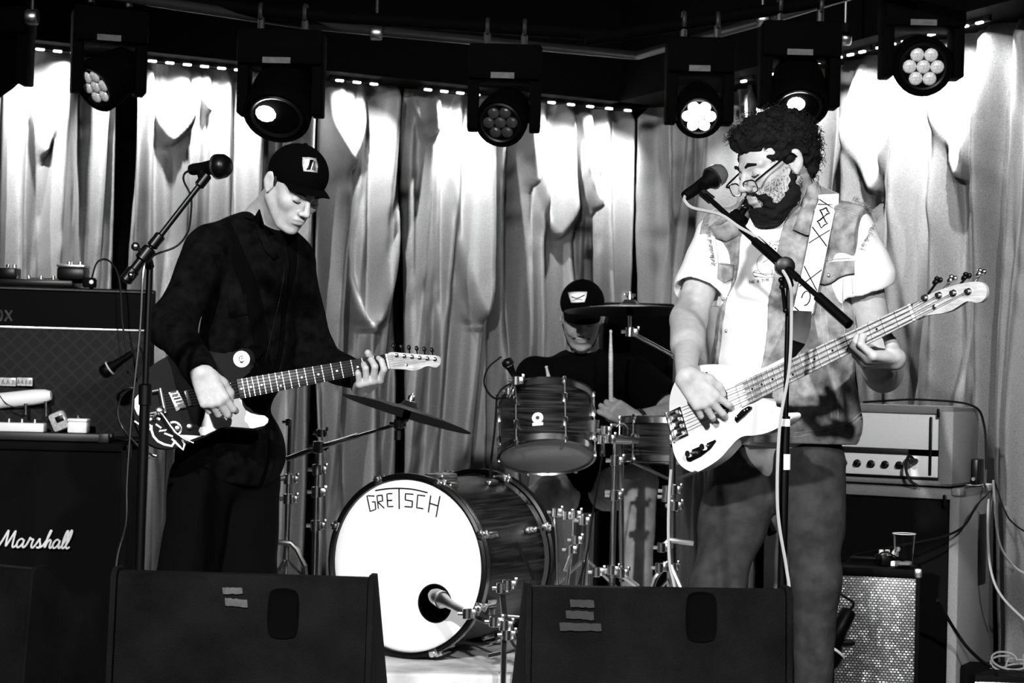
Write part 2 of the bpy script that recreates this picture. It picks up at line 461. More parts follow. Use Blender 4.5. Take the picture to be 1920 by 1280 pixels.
def wallhit(px, py, D, N, off=0.):
    d = CR @ Vector(((px-960)/FPX, (640-py)/FPX, -1)); q = CO+N*off
    t = (q.x*N.x+q.y*N.y)/(d.x*N.x+d.y*N.y)
    p = CAMP+d*t
    return (Vector((p.x, p.y))-CO).dot(D), p.z
mat('curtain_cloth', .085, .5, bump=.25, bscale=350, vary=.5, vscale=330, spec=.6)
def sstep(a, b, x): t = np.clip((x-a)/(b-a), 0, 1); return t*t*(3-2*t)
def curtain(D, N, pxl, pxr, label, group, folds, swags, seed, amp=.046, zb=.03, zt=ZT+.03, off=.0, dark=None):
    """folds: (px_top, px_bottom, height, half-width px); swags: (px centre, y bottom, half-width px, depth)"""
    sa, _ = wallhit(pxl, 400, D, N); sb, _ = wallhit(pxr, 400, D, N)
    s0, s1 = min(sa, sb), max(sa, sb)
    ns = max(8, int((s1-s0)/.007)); nz = 210
    S, Z = np.meshgrid(np.linspace(s0, s1, ns), np.linspace(zb, zt, nz))
    rs = np.random.RandomState(seed); d = np.zeros_like(S)
    for k, lam in enumerate((rs.uniform(.26, .34), rs.uniform(.12, .16), rs.uniform(.06, .085))):
        ph = rs.uniform(0, 6.28); sl = rs.uniform(-.06, .06)
        u = 2*PI*(S+sl*(ZT-Z))/lam+ph+.9*np.sin(Z*rs.uniform(.8, 1.8)+ph)+.6*np.sin(S*9+ph*2)
        d += amp*(1.1, .75, .22)[k]*(np.cos(u)+.25*np.cos(2*u+1.3*ph))
    d += .002*np.sin(S*60+Z*23+2*np.sin(Z*9+seed))*np.sin(Z*7+S*11)
    for (pt, pb, h, hw) in folds:
        st, _ = wallhit(pt, 220, D, N); sb_, _ = wallhit(pb, 900, D, N); w_ = abs(wallhit(pt+hw, 220, D, N)[0]-st)
        _, z1 = wallhit(pt, 220, D, N); _, z2 = wallhit(pb, 900, D, N)
        c = st+(sb_-st)*(z1-Z)/(z1-z2)
        d += h*np.exp(-((S-c)/w_)**2)
    for (pc, yb, hw, dep) in swags:
        sc_, zbm = wallhit(pc, yb, D, N); w_ = abs(wallhit(pc+hw, yb, D, N)[0]-sc_)
        t = (ZT-Z)/(ZT-zbm); dep_ = dep
        dep = dep*1.7 if dep > 0 else dep
        lim = w_*np.sqrt(np.clip(1.02-t, 0, 2))*(1.15-.15*t)
        e = (lim-np.abs(S-sc_))/w_
        ins = sstep(-.02, .22, e)*sstep(1.06, .97, t)
        d += (dep if dep > 0 else dep*.5)*np.clip(t, 0, 1)**1.2*ins
        e2 = np.exp(-((np.abs(S-sc_)-lim)/(w_*.18))**2)*np.clip(t, 0, 1)*(t < 1.05)
        d += (dep*.2 if dep > 0 else -dep*1.1)*e2
    d += .012*np.sin(Z*3.1+S*4+seed)
    d = d*np.clip((ZT+.03-Z)/.1+.35, 0, 1)+off-.07
    X = CO.x+D.x*S+N.x*d; Y = CO.y+D.y*S+N.y*d
    V = np.stack([X, Y, Z], -1).reshape(-1, 3)
    i = np.arange(nz-1)[:, None]*ns+np.arange(ns-1)[None]; i = i.ravel()
    F = np.stack([i, i+1, i+ns+1, i+ns], -1)
    o = npmesh('curtain', V, F, 'curtain_cloth')
    sm = o.modifiers.new('thick', 'SOLIDIFY'); sm.thickness = .003; sm.offset = -1
    return tag(o, label, 'curtain', group)
gL, gR = 'curtains along the left wall', 'curtains along the right wall'
curtain(DL, NL, -260, 6, 'curtain at the far left edge of the stage wall', gL, [], [], 3)
curtain(DL, NL, 8, 224, 'pleated curtain behind the leftmost amplifier stack and its pedals', gL,
        [(28, 22, .03, 12), (50, 62, .012, 5), (110, 110, .035, 12), (140, 150, .02, 7)], [(90, 290, 32, .05)], 5)
curtain(DL, NL, 252, 608, 'curtain with a deep swag behind the capped guitarist', gL,
        [(255, 256, .035, 4), (365, 352, .02, 16), (425, 415, .035, 14), (448, 452, .02, 4), (540, 560, .02, 30)], [(325, 268, 48, .075), (395, 210, 26, .03)], 11)
curtain(DL, NL, 610, 764, 'curtain with a wide low swag right of the guitarist cap', gL,
        [(620, 640, .03, 14)], [(655, 320, 52, .05), (700, 600, 72, -.07)], 21)
curtain(DL, NL, 766, 938, 'curtain with a long bright swag between guitarist and drummer', gL,
        [(778, 760, .035, 10), (835, 835, .03, 6), (860, 845, .02, 10)], [(895, 598, 52, .06), (805, 260, 25, .04)], 31)
curtain(DL, NL, 941, 1186, 'curtain with stacked swags above the drummer cap', gL,
        [(958, 962, .035, 7), (1075, 1072, .03, 8), (1160, 1160, .025, 10)], [(990, 350, 36, .055), (1055, 445, 50, .06), (1112, 395, 44, .065)], 41)
curtain(DRr, NR, 1192, 1384, 'plain dim curtain hanging in the room corner', gR,
        [(1215, 1215, .02, 10), (1300, 1300, .035, 16), (1262, 1262, .02, 8)], [], 51, off=.0)
curtain(DRr, NR, 1386, 1592, 'curtain behind the curly haired bassist', gR,
        [(1400, 1400, .03, 12), (1560, 1575, .04, 12)], [], 61)
curtain(DRr, NR, 1594, 1872, 'curtain behind the bass headstock with two pointed swags', gR,
        [(1598, 1602, .03, 8), (1670, 1690, .03, 8), (1720, 1735, .035, 10), (1745, 1790, .02, 6), (1840, 1835, .035, 9)], [(1618, 360, 34, .05), (1785, 335, 42, .06)], 71)
curtain(DRr, NR, 1874, 2150, 'curtain at the right edge beside the pale speaker cabinet', gR,
        [(1882, 1862, .05, 9), (1925, 1905, .03, 20)], [], 81)
# ------------------------------------------------------------------ LED bars over the curtains
POW = 42.
def ledbar(D, N, pa, pb, label, n, aim=.0, power=5.):
    sa, _ = wallhit(pa[0], pa[1], D, N, .05); sb, _ = wallhit(pb[0], pb[1], D, N, .05)
    s0, s1 = min(sa, sb), max(sa, sb)
    c = CO+D*((s0+s1)/2)+N*.05
    t = thing('light_bar', label, 'light bar', (c.x, c.y, ZT), 'light bars over the curtains')
    b = MB()
    p = [CO+D*s0+N*.09, CO+D*s1+N*.09, CO+D*s1+N*.08, CO+D*s0+N*.08]
    b.prism([(q.x, q.y) for q in p], ZT, ZT+.04); b.build('housing', 'black_paint', t, False)
    me = None
    for k in range(n):
        s_ = s0+(k+.5)*(s1-s0)/n; q = CO+D*s_+N*.10
        if me is None:
            bb = MB(); bb.box((-.017, -.006, -.006), (.017, .006, .001), .002); me = bb.mesh('diode', 'led')
        ang = math.atan2(D.y, D.x)
        link('diode', me, t, Matrix.Translation((q.x, q.y, ZT)) @ Matrix.Rotation(ang, 4, 'Z'))
        if k % 3 == (1 if n > 2 else 0):
            q2 = CO+D*s_+N*.11; q3 = CO+D*s_+N*(-.05)
            light('SPOT', 'diode_beam', (q2.x, q2.y, ZT-.008), (q3.x, q3.y, ZT-.30), power*POW, spot_size=math.radians(116), spot_blend=1., shadow_soft_size=.008)
ledbar(DL, NL, (-150, 72), (150, 105), 'lit bar left of the leftmost seven lens spotlight', 9)
ledbar(DL, NL, (262, 118), (455, 140), 'lit bar above the boom microphone and guitarist', 6)
ledbar(DL, NL, (612, 155), (708, 167), 'short lit bar right of the spotlight above the cap', 3)
ledbar(DL, NL, (778, 172), (898, 185), 'lit bar left of the dark hanging spotlight', 4)
ledbar(DL, NL, (1006, 196), (1184, 216), 'lit bar above the drummer ending at the room corner', 5)
ledbar(DRr, NR, (1376, 163), (1426, 154), 'short lit bar right of the glowing seven lens spotlight', 2, power=3.2)
ledbar(DRr, NR, (1450, 148), (1575, 124), 'lit bar hidden behind the spotlight over the bassist', 4, power=3.2)
ledbar(DRr, NR, (1582, 122), (1648, 103), 'lit bar left of the seven lens spotlight on the right', 3, power=3.6)
ledbar(DRr, NR, (1658, 100), (1780, 70), 'lit bar behind the rightmost seven lens spotlight', 5, power=3.6)
ledbar(DRr, NR, (1790, 68), (1872, 47), 'lit bar right of the rightmost spotlight', 3, power=3.6)
mat('pipe_paint', .012, .45, .3)
# ------------------------------------------------------------------ hanging lamps and pipes
def moving_head(px, py, Y, r, aim, yoke, label, kind, yaw=0., top=.115):
    """kind: seven lens lamp ('seven', lens material) or single lens ('beam', lens material)"""
    c = W(px, py, Y); a = Vector(aim).normalized()
    t = thing('stage_spotlight', label, 'spotlight', c+Vector((0, 0, top+.16)), 'spotlights hanging over the stage')
    m = Matrix.Translation(c) @ a.to_track_quat('Z', 'Y').to_matrix().to_4x4()
    b = MB(); L = r*1.1
    b.lathe([(0, -L*1.25), (r*.55, -L*1.22), (r*.8, -L*.95), (r*.93, -L*.4), (r, L*.2), (r, L*.62), (r*.94, L*.7), (r*.9, L*.7), (r*.88, L*.6), (0, L*.58)], m, 28)
    b.build('lamp_head', 'lamp_black', t)
    b = MB(); b.lathe([(r*.70, L*.58), (r*.70, L*.66), (r*.76, L*.69), (r*.82, L*.64), (r*.82, L*.58)], m, 28, False); b.build('lens_ring', 'black_plastic', t)
    b = MB(Matrix.Translation(c) @ Matrix.Rotation(yaw, 4, 'Z'))
    wy = yoke
    for s in (-1, 1):
        bb = MB(Matrix.Translation(c) @ Matrix.Rotation(yaw, 4, 'Z')); x = s*wy
        bb.box((x-.019, -.055, -.05), (x+.019, .055, top+.02), .006)
        bb.box((min(x, s*r*.8), -.02, -.02), (max(x, s*r*.8), .02, .02), .005)
        bb.build('yoke_arm', 'lamp_black', t)
    b.box((-wy-.019, -.08, top), (wy+.019, .08, top+.12), .012); b.build('lamp_base', 'lamp_black', t)
    bb = MB(Matrix.Translation(c) @ Matrix.Rotation(yaw, 4, 'Z'))
    bb.box((-wy*.45, -.082, top+.002), (wy*.3, -.078, top+.022)); bb.build('front_plate', 'tape', t)
    for s in (-1, 1):
        bb = MB(Matrix.Translation(c) @ Matrix.Rotation(yaw, 4, 'Z'))
        bb.tube([(s*wy*.6, 0, top+.12), (s*wy*.6, 0, top+.17)], .012); pts = [(s*wy*.6, .028*math.cos(k*.5), top+.185+.028*math.sin(k*.5)) for k in range(-1, 9)]
        bb.tube(pts, .008); bb.build('pipe_clamp', 'pipe_paint', t)
    if kind == ('seven', 'lamp_lit'): light('SPOT', 'spotlight_beam', m @ Vector((0, 0, L*1.1)), m @ Vector((0, 0, 5)), 60, spot_size=math.radians(50), spot_blend=.6, shadow_soft_size=.05)
    if kind[0] == 'seven':
        bb = MB(); bb.ball((0, 0, 0), (r*.235, r*.235, r*.12), None, 12); me = bb.mesh('lens', kind[1])
        for k in range(7):
            q = Vector((0, 0, L*.60)) if k == 0 else Vector((math.cos(k*PI/3)*r*.46, math.sin(k*PI/3)*r*.46, L*.60))
            link('lens', me, t, m @ Matrix.Translation(q))
    else:
        light('SPOT', 'spotlight_beam', m @ Vector((0, 0, L*1.1)), m @ Vector((0, 0, 5)), 45, spot_size=math.radians(40), spot_blend=.6, shadow_soft_size=.05)
        bb = MB(m @ Matrix.Translation((kind[2]*r, kind[3]*r, L*.63))); bb.ball((0, 0, 0), (r*.30, r*.30, r*.1)); bb.build('lens', kind[1], t)
    CLAMPS.append(c+Vector((0, 0, top+.185)))
    return c, a
YL = 6.5; CLAMPS = []
moving_head(-25, 130, YL, .105, (-.6, -.6, -.5), .13, 'spotlight cut off by the left edge of the picture', ('seven', 'lens_off'))
moving_head(203, 148, YL, .092, (-.75, -.85, -.75), .105, 'spotlight with seven grey lenses pointing down to the left', ('seven', 'lens_grey'), .3)
moving_head(527, 190, YL, .115, (-.10, -.65, -.75), .125, 'spotlight with one small lit lens above the guitarist cap', ('beam', 'lamp_lit', -.30, .12), 0)
moving_head(945, 218, YL, .088, (-.2, -.85, -.5), .105, 'unlit dark spotlight with seven lenses near the middle of the ceiling', ('seven', 'lens_off'), 0)
moving_head(1310, 205, YL, .082, (-.05, -.85, -.55), .095, 'glowing white seven lens spotlight left of the curly hair', ('seven', 'lamp_lit'), 0)
moving_head(1497, 175, YL, .10, (-.05, -.6, -.75), .115, 'spotlight with one small lit lens behind the curly hair', ('beam', 'lamp_lit', -.1, .15), 0)
moving_head(1726, 120, YL, .100, (-.05, -.95, -.30), .118, 'seven lens spotlight with large pale lenses right of the curly hair', ('seven', 'lens_grey'), 0)
def pipe(pts, r, label, m='dark_chrome', name='ceiling_pipe'):
    b = MB(); b.tube(pts, r, 10); b.build
    o = b.build(name, m); return tag(o, label, 'pipe')
def dark_bar(ps, label):
    d0 = (ps[0]-ps[1]).normalized()*.4; d1 = (ps[-1]-ps[-2]).normalized()*.4; b = MB(); b.tube([ps[0]+d0]+ps+[ps[-1]+d1], .022, 10); tag(b.build('lighting_bar', 'lamp_black'), label, 'pipe')
dark_bar(CLAMPS[:4], 'black bar from which the four left spotlights hang')
dark_bar(CLAMPS[4:], 'black bar from which the three right spotlights hang')
pipe([W(-200, -70, 6.1), W(570, 45, 6.6), W(1192, 104, 8.2)], .018, 'long dark ceiling pipe running above the left light bars', 'pipe_paint')
pipe([W(1196, 104, 8.15), W(1480, 25, 6.9), W(1760, -60, 6.0)], .018, 'dark ceiling pipe running up to the right from the room corner', 'pipe_paint')
for i, (x, y, Y, lb) in enumerate(((60, 32, 6.2, 'far left lamp'), (706, 62, 6.8, 'dark ceiling pipe left of centre'), (1430, 36, 7.0, 'dark pipe over the curly hair'), (1585, 72, 6.9, 'bar right of the curly hair'))):
    p = W(x, y, Y); t = thing('pipe_coupler', 'small steel coupler glinting by the '+lb, 'coupler', p)
    b = MB(); b.lathe([(.022, -.02), (.026, -.015), (.026, .015), (.022, .02)], Matrix.Translation(p) @ Matrix.Rotation(PI/2, 4, 'Y'), 12); b.build('collar', 'steel', t)
    b = MB(); b.tube([p+Vector((0, 0, .02)), p+Vector((0, 0, .3))], .006); b.build('hanger_rod', 'dark_chrome', t)
# ------------------------------------------------------------------ strokes for lettering
def strokes(name, data, mp, r, m, parent, n=6):
    b = MB()
    for st in data:
        b.tube([mp(x, y) for x, y in st], r, n)
    return b.build(name, m, parent)
# ------------------------------------------------------------------ left stack
LM = Matrix.Translation((-1.735, 6.85, 0)) 
t = thing('speaker_cabinet', 'large black four speaker cabinet with white script logo, bottom of the left stack', 'speaker cabinet', (-1.735, 6.85, 0))
# local: x right, y back, z up; front at y = 0
b = MB(LM); w_, h_ = .38, .815
for lo, hi in (((-w_, 0, .05), (-w_+.03, .36, h_)), ((w_-.03, 0, .05), (w_, .36, h_)), ((-w_, 0, h_-.03), (w_, .36, h_)), ((-w_, 0, .05), (w_, .36, .08)), ((-w_, .33, .05), (w_, .36, h_))):
    b.box(lo, hi, .008)
b.build('cabinet_shell', 'cabinet_tolex', t)
b = MB(LM); b.box((-w_+.03, .018, .08), (w_-.03, .03, h_-.03), .003); b.build('grille_cloth', 'grille_black', t)
for sx in (-1, 1):
    for sy in (.06, .30):
        b = MB(LM); b.lathe([(.02, -.015), (.025, -.012), (.025, .012), (.02, .015)], Matrix.Translation((sx*.33, sy, .025)) @ Matrix.Rotation(PI/2, 4, 'Y'), 14); b.box((sx*.33-.012, sy-.02, .03), (sx*.33+.012, sy+.02, .055)); b.build('caster', 'black_rubber', t)
    b = MB(LM)
    for z in (.075, h_-.02): b.box((sx*w_-.012, -.002, z-.03), (sx*w_+.004, .03, z+.02), .006)
    b.build('corner_guard', 'black_plastic', t)
def cursive(s):  # hand written letters, units: x-height 1
    return s
MS = [[(0, 0), (.35, .8), (.72, 1.85), (.78, 1.7), (.75, .6), (.78, .15), (.95, .5), (1.3, 1.4), (1.48, 1.85), (1.5, 1.6), (1.45, .5), (1.5, .05), (1.7, .1), (1.95, .4)],
      [(2.5, .85), (2.25, 1.0), (1.98, .75), (1.88, .35), (2.0, .03), (2.25, .12), (2.48, .5), (2.56, .9), (2.5, .3), (2.6, .03), (2.85, .25), (3.1, .95), (3.12, 1.15), (3.3, .95), (3.5, .95), (3.42, .5), (3.42, .12), (3.6, .03), (3.85, .4), (4.15, 1.05), (4.18, .8), (4.32, .35), (4.2, .03), (3.95, .1)],
      [(4.25, .05), (4.6, .3), (5.0, 1.2), (5.2, 1.95), (5.08, 1.9), (4.92, 1.1), (4.82, .05), (5.0, .65), (5.22, .95), (5.35, .75), (5.3, .2), (5.42, .03), (5.65, .3)],
      [(6.2, .85), (5.98, 1.0), (5.72, .75), (5.62, .35), (5.75, .03), (6.0, .15), (6.2, .5), (6.28, .9), (6.22, .3), (6.32, .03), (6.55, .3), (6.85, 1.1), (6.95, 1.9), (6.82, 1.95), (6.65, 1.2), (6.6, .3), (6.72, .02), (6.95, .3), (7.25, 1.15), (7.35, 1.95), (7.22, 2.0), (7.05, 1.2), (7.0, .3), (7.15, .02), (7.4, .2)]]
p0 = LM.inverted() @ W(-6, 1026, 6.83); p1 = LM.inverted() @ W(128, 1030, 6.83)
u = (p1.x-p0.x)/7.4
sm = [[(q.x, q.y) for q in spline([(x, y, 0) for x, y in st], 4)] for st in MS]
strokes('script_logo', sm, lambda x, y: LM @ Vector((p0.x+(x+.16*y)*u, -.004, p0.z+y*u*.92)), u*.105, 'white', t)
# amplifier on top: black with diamond cloth
VM = Matrix.Translation((-1.66, 6.995, .822)) @ Matrix.Rotation(math.radians(12), 4, 'Z')
t = thing('guitar_amplifier', 'black combo amplifier with diamond grille cloth and gold trim on the big cabinet', 'amplifier', VM.translation)
b = MB(VM); b.box((-.352, 0, 0), (.352, .25, .012), .004); b.box((-.352, 0, .54), (.352, .25, .552), .006); b.box((-.352, 0, 0), (-.335, .25, .55), .005); b.box((.335, 0, 0), (.352, .25, .55), .005); b.box((-.35, .235, 0), (.35, .25, .55)); b.build('cabinet_shell', 'cabinet_tolex', t)
b = MB(VM); b.box((-.335, .012, .405), (.335, .03, .54), .002); b.build('upper_panel', 'grille_black', t)
b = MB(VM); b.box((-.335, .004, .398), (.335, .014, .406), .001); b.build('gold_trim', 'steel', t)['label'] = 'bright metal trim strip'
b = MB(VM); b.box((-.345, -.003, .540), (.345, .004, .546), .001); b.build('top_piping', 'tape', t)
mat('diamond_cloth', .012, .9, bump=.5, bscale=600)
nt = MATS['diamond_cloth'].node_tree; bs = nt.nodes['Principled BSDF']
tc = nt.nodes.new('ShaderNodeTexCoord'); mp = nt.nodes.new('ShaderNodeMapping'); mp.inputs['Rotation'].default_value = (0, math.radians(45), 0); mp.inputs['Scale'].default_value = (1, 0.001, 1)
bk = nt.nodes.new('ShaderNodeTexBrick'); bk.offset = 0; bk.inputs['Scale'].default_value = 26; bk.inputs['Brick Width'].default_value = 1; bk.inputs['Row Height'].default_value = 1
bk.inputs['Mortar Size'].default_value = .10; bk.inputs['Color1'].default_value = (.002,)*3+(1,); bk.inputs['Color2'].default_value = (.003,)*3+(1,); bk.inputs['Mortar'].default_value = (.009,)*3+(1,)
sx_ = nt.nodes.new('ShaderNodeSeparateXYZ'); cx_ = nt.nodes.new('ShaderNodeCombineXYZ')
nt.links.new(tc.outputs['Object'], mp.inputs[0]); nt.links.new(mp.outputs[0], sx_.inputs[0]); nt.links.new(sx_.outputs['X'], cx_.inputs['X']); nt.links.new(sx_.outputs['Z'], cx_.inputs['Y'])
nt.links.new(cx_.outputs[0], bk.inputs['Vector']); nt.links.new(bk.outputs['Color'], bs.inputs['Base Color'])
b = MB(VM); b.box((-.335, .012, .012), (.335, .03, .398), .002); b.build('diamond_grille', 'diamond_cloth', t)
VL = [[(0, 1), (.35, 0), (.7, 1)], [(1.05, .5), (1.15, .9), (1.4, 1), (1.65, .9), (1.75, .5), (1.65, .1), (1.4, 0), (1.15, .1), (1.05, .5)], [(2.0, 1), (2.65, 0)], [(2.65, 1), (2.0, 0)]]
q1 = VM.inverted() @ W(22, 592, 6.95)
strokes('letter_logo', VL, lambda x, y: VM @ Vector((q1.x-(2.65-x)*.038, .006, q1.z-.02+y*.04)), .0045, 'steel', t)
b = MB(VM); b.tube([(-.12, .1, .552), (-.11, .1, .58), (.11, .1, .58), (.12, .1, .552)], .008); b.build('handle', 'black_rubber', t)
# things on top of the amplifier
ZV = 1.376
def onamp(px, Y=7.05):
    p = W(px, 530, Y); return Vector((p.x, p.y, ZV))
p = onamp(68, 7.1); t = thing('mixer', 'low flat black mixer on top of the left amplifier', 'mixer', p)
b = MB(Matrix.Translation(p)); b.box((-.22, -.07, 0), (.15, .07, .028), .006); b.build('case', 'black_plastic', t)
for k in range(8):
    b = MB(Matrix.Translation(p)); b.lathe([(.007, 0), (.006, .014), (0, .014)], Matrix.Translation((-.2+.045*k, -.03, .028)), 10); b.build('knob', 'steel' if k in (3, 5) else 'dark_chrome', t)
def pedal(p, w, d, h, label, m, yaw=0., knobs=2, lid=None, foot=True, kn='dark_chrome', cat='pedal'):
    M_ = Matrix.Translation(p) @ Matrix.Rotation(yaw, 4, 'Z'); t = thing('effects_pedal', label, cat, p)
    b = MB(M_); b.box((-w/2, -d/2, 0), (w/2, d/2, h*.8), min(w, h)*.12); b.build('pedal_case', m, t)
    if lid:
        b = MB(M_); b.box((-w/2-.001, -d/2-.001, h*.8), (w/2+.001, d/2+.001, h), min(w, h)*.06); b.build('lid', lid, t)
    for k in range(knobs):
        x = (k-(knobs-1)/2)*w/max(knobs, 1)*.8
        b = MB(M_); b.lathe([(.008, 0), (.007, .013), (0, .014)], Matrix.Translation((x, d*.2, h if lid else h*.8)), 10); b.build('knob', kn, t)
    if foot:
        b = MB(M_); b.lathe([(.009, 0), (.009, .004), (.005, .005), (.005, .012), (0, .013)], Matrix.Translation((0, -d*.25, h if lid else h*.8)), 12); b.build('foot_switch', 'chrome', t)
    return t
pz = Vector((0, 0, .028))
pedal(onamp(137, 7.06)+pz, .10, .10, .055, 'black device with silver lid on the mixer', 'black_plastic', 0, 2, 'steel')
pedal(onamp(18, 7.08)+pz, .062, .09, .05, 'small dark pedal at the left edge on the mixer', 'black_plastic', 0, 2)
p = onamp(168, 7.02); t = thing('cable_reel', 'small round grey jar shaped device right of the mixer', 'device', p)
b = MB(); b.lathe([(.022, 0), (.026, .005), (.026, .03), (.02, .036), (0, .037)], Matrix.Translation(p), 18); b.build('device_body', 'wedge_paint', t)
b = MB(); b.tube([p+Vector((.012, -.022, .02)), p+Vector((.012, -.027, .02))], .008); b.build('jack', 'steel', t)
def cable(pts, r, label, m='black_rubber', group=None, n=6):
    b = MB(); b.tube(spline(pts, 8), r, n)
    return tag(b.build('cable', m), label, 'cable', group)
cable([onamp(170)+Vector((0, 0, .02)), W(182, 492, 7.0), W(203, 488, 6.98), W(220, 512, 6.94), W(226, 545, 6.93), W(229, 600, 6.93), W(236, 650, 6.92), W(240, 700, 6.9)], .0035, 'dark cable hanging over the front of the left amplifier')
# board with pedals on the cabinet
zc = .817
p = W(60, 805, 6.9); p.z = zc
t = thing('pedal_board', 'flat metal pedal board carrying white pedals on the big cabinet', 'pedal board', p)
bp_ = W(205, 800, 6.88).x
b = MB(); b.box((-2.1, 6.87, zc+.002), (bp_, 6.90, zc+.03), .003); b.box((bp_-.035, 6.868, zc), (bp_, 6.875, zc+.032), .001); b.build('front_rail', 'pipe_paint', t)
b = MB(); b.box((-2.1, 6.93, zc+.002), (bp_, 6.965, zc+.03), .003); b.build('rear_rail', 'pipe_paint', t)
zb = zc+.031
def onb(px, Y=6.92):
    q = W(px, 790, Y); return Vector((q.x, q.y, zb))
pedal(onb(148), .070, .06, .052, 'white square pedal at the right end of the pedal board', 'white', 0, 0, 'white', kn='steel')
tt = pedal(onb(40, 6.915), .175, .055, .040, 'long white low pedal on the board at the left edge', 'white', 0, 3, None, False, 'steel')
p = W(112, 768, 6.91); t = thing('tuner', 'tilted light grey rounded gadget between the white pedals', 'tuner', Vector((p.x, p.y, zb)))
M_ = Matrix.Translation((p.x, p.y, zb+.040)) @ Matrix.Rotation(math.radians(-24), 4, 'Y')
b = MB(M_); b.box((-.03, -.02, -.034), (.03, .02, .036), .012); b.build('case', 'lens_grey', t)
b = MB(M_); b.box((-.006, -.022, -.004), (.022, -.019, .018), .002); b.build('display', 'black_plastic', t)
p = W(45, 742, 6.95); t = thing('tube_light', 'long white tube shaped object lying over the pedals at the left edge', 'tube', Vector((p.x, p.y, zb+.045)))
a_, e_ = W(-60, 757, 6.95), W(96, 741, 6.95)
b = MB(); d_ = (e_-a_).normalized(); m_ = Matrix.Translation(a_) @ d_.to_track_quat('Z', 'Y').to_matrix().to_4x4(); L_ = (e_-a_).length
b.lathe([(0, 0), (.026, .002), (.028, .02), (.028, L_-.06), (.024, L_-.02), (.016, L_)], m_, 20); b.build('tube_body', 'white', t)
for x_, ya, yb_ in ((-9, 766, 778), (48, 756, 778), (86, 752, 780)):
    b = MB(); b.tube([W(x_, ya, 6.93), W(x_, yb_, 6.93)], .006); b.build('support', 'dark_chrome', t)
cable([W(-5, 735, 6.9), W(10, 755, 6.89), W(30, 764, 6.89), W(46, 762, 6.9)], .002, 'thin wire looped around the white tube', 'black_rubber')
for i, (x0, x1) in enumerate(((-8, 30), (31, 61))):
    a_ = W(x0, 723, 6.955); c_ = W(x1, 708, 6.955)
    t = thing('name_plate', ('cut off grey lettered plate leaning over the white tube', 'small pale lettered plate leaning over the white tube')[i], 'plate', a_)
    b = MB(); b.box((a_.x, 6.955, a_.z), (c_.x, 6.962, c_.z), .002); b.build('plate', 'lens_grey', t)
    n_ = 4; ww = (c_.x-a_.x)/n_
    st = []
    for k in range(n_):
        x = a_.x+ww*(k+.25); st.append([(x, a_.z+.007), (x+ww*.2, c_.z-.007), (x+ww*.45, a_.z+.007)])
    strokes('lettering', st, lambda x, y: Vector((x, 6.953, y)), .0012, 'black_plastic', t)
# instrument microphone in front of the amplifier
def dyn_mic(a, e, r, label, m='black_paint', grille='black_plastic', ring='steel', name='microphone'):
    """a: cable end, e: tip of the ball grille"""
    a, e = Vector(a), Vector(e); d = (e-a).normalized(); L = (e-a).length
    t = thing(name, label, 'microphone', a)
    m_ = Matrix.Translation(a) @ d.to_track_quat('Z', 'Y').to_matrix().to_4x4()
    b = MB(); b.lathe([(0, 0), (r*.42, 0), (r*.48, L*.06), (r*.5, L*.3), (r*.62, L*.55), (r*.86, L*.66), (r*.9, L*.68)], m_, 20, False); b.build('mic_body', m, t)
    b = MB(); b.lathe([(r*.9, L*.675), (r*1.03, L*.68), (r*1.03, L*.715), (r*.98, L*.72)], m_, 24, False); b.build('mic_ring', ring, t)
    b = MB(); b.lathe([(r*.98, L*.715), (r, L*.78), (r*.95, L*.87), (r*.75, L*.95), (r*.4, L*.99), (0, L)], m_, 24, False); b.build('mic_grille', grille, t)
    return t, m_, L
dyn_mic(W(248, 662, 6.75), W(188, 702, 6.75), .026, 'dark instrument microphone in front of the diamond grille', ring='lamp_glass')
cable([W(248, 662, 6.75), W(262, 652, 6.76), W(270, 690, 6.76), W(262, 800, 6.76), W(262, 1000, 6.76), W(262, 1200, 6.8)], .004, 'black cable of the microphone at the left amplifier')
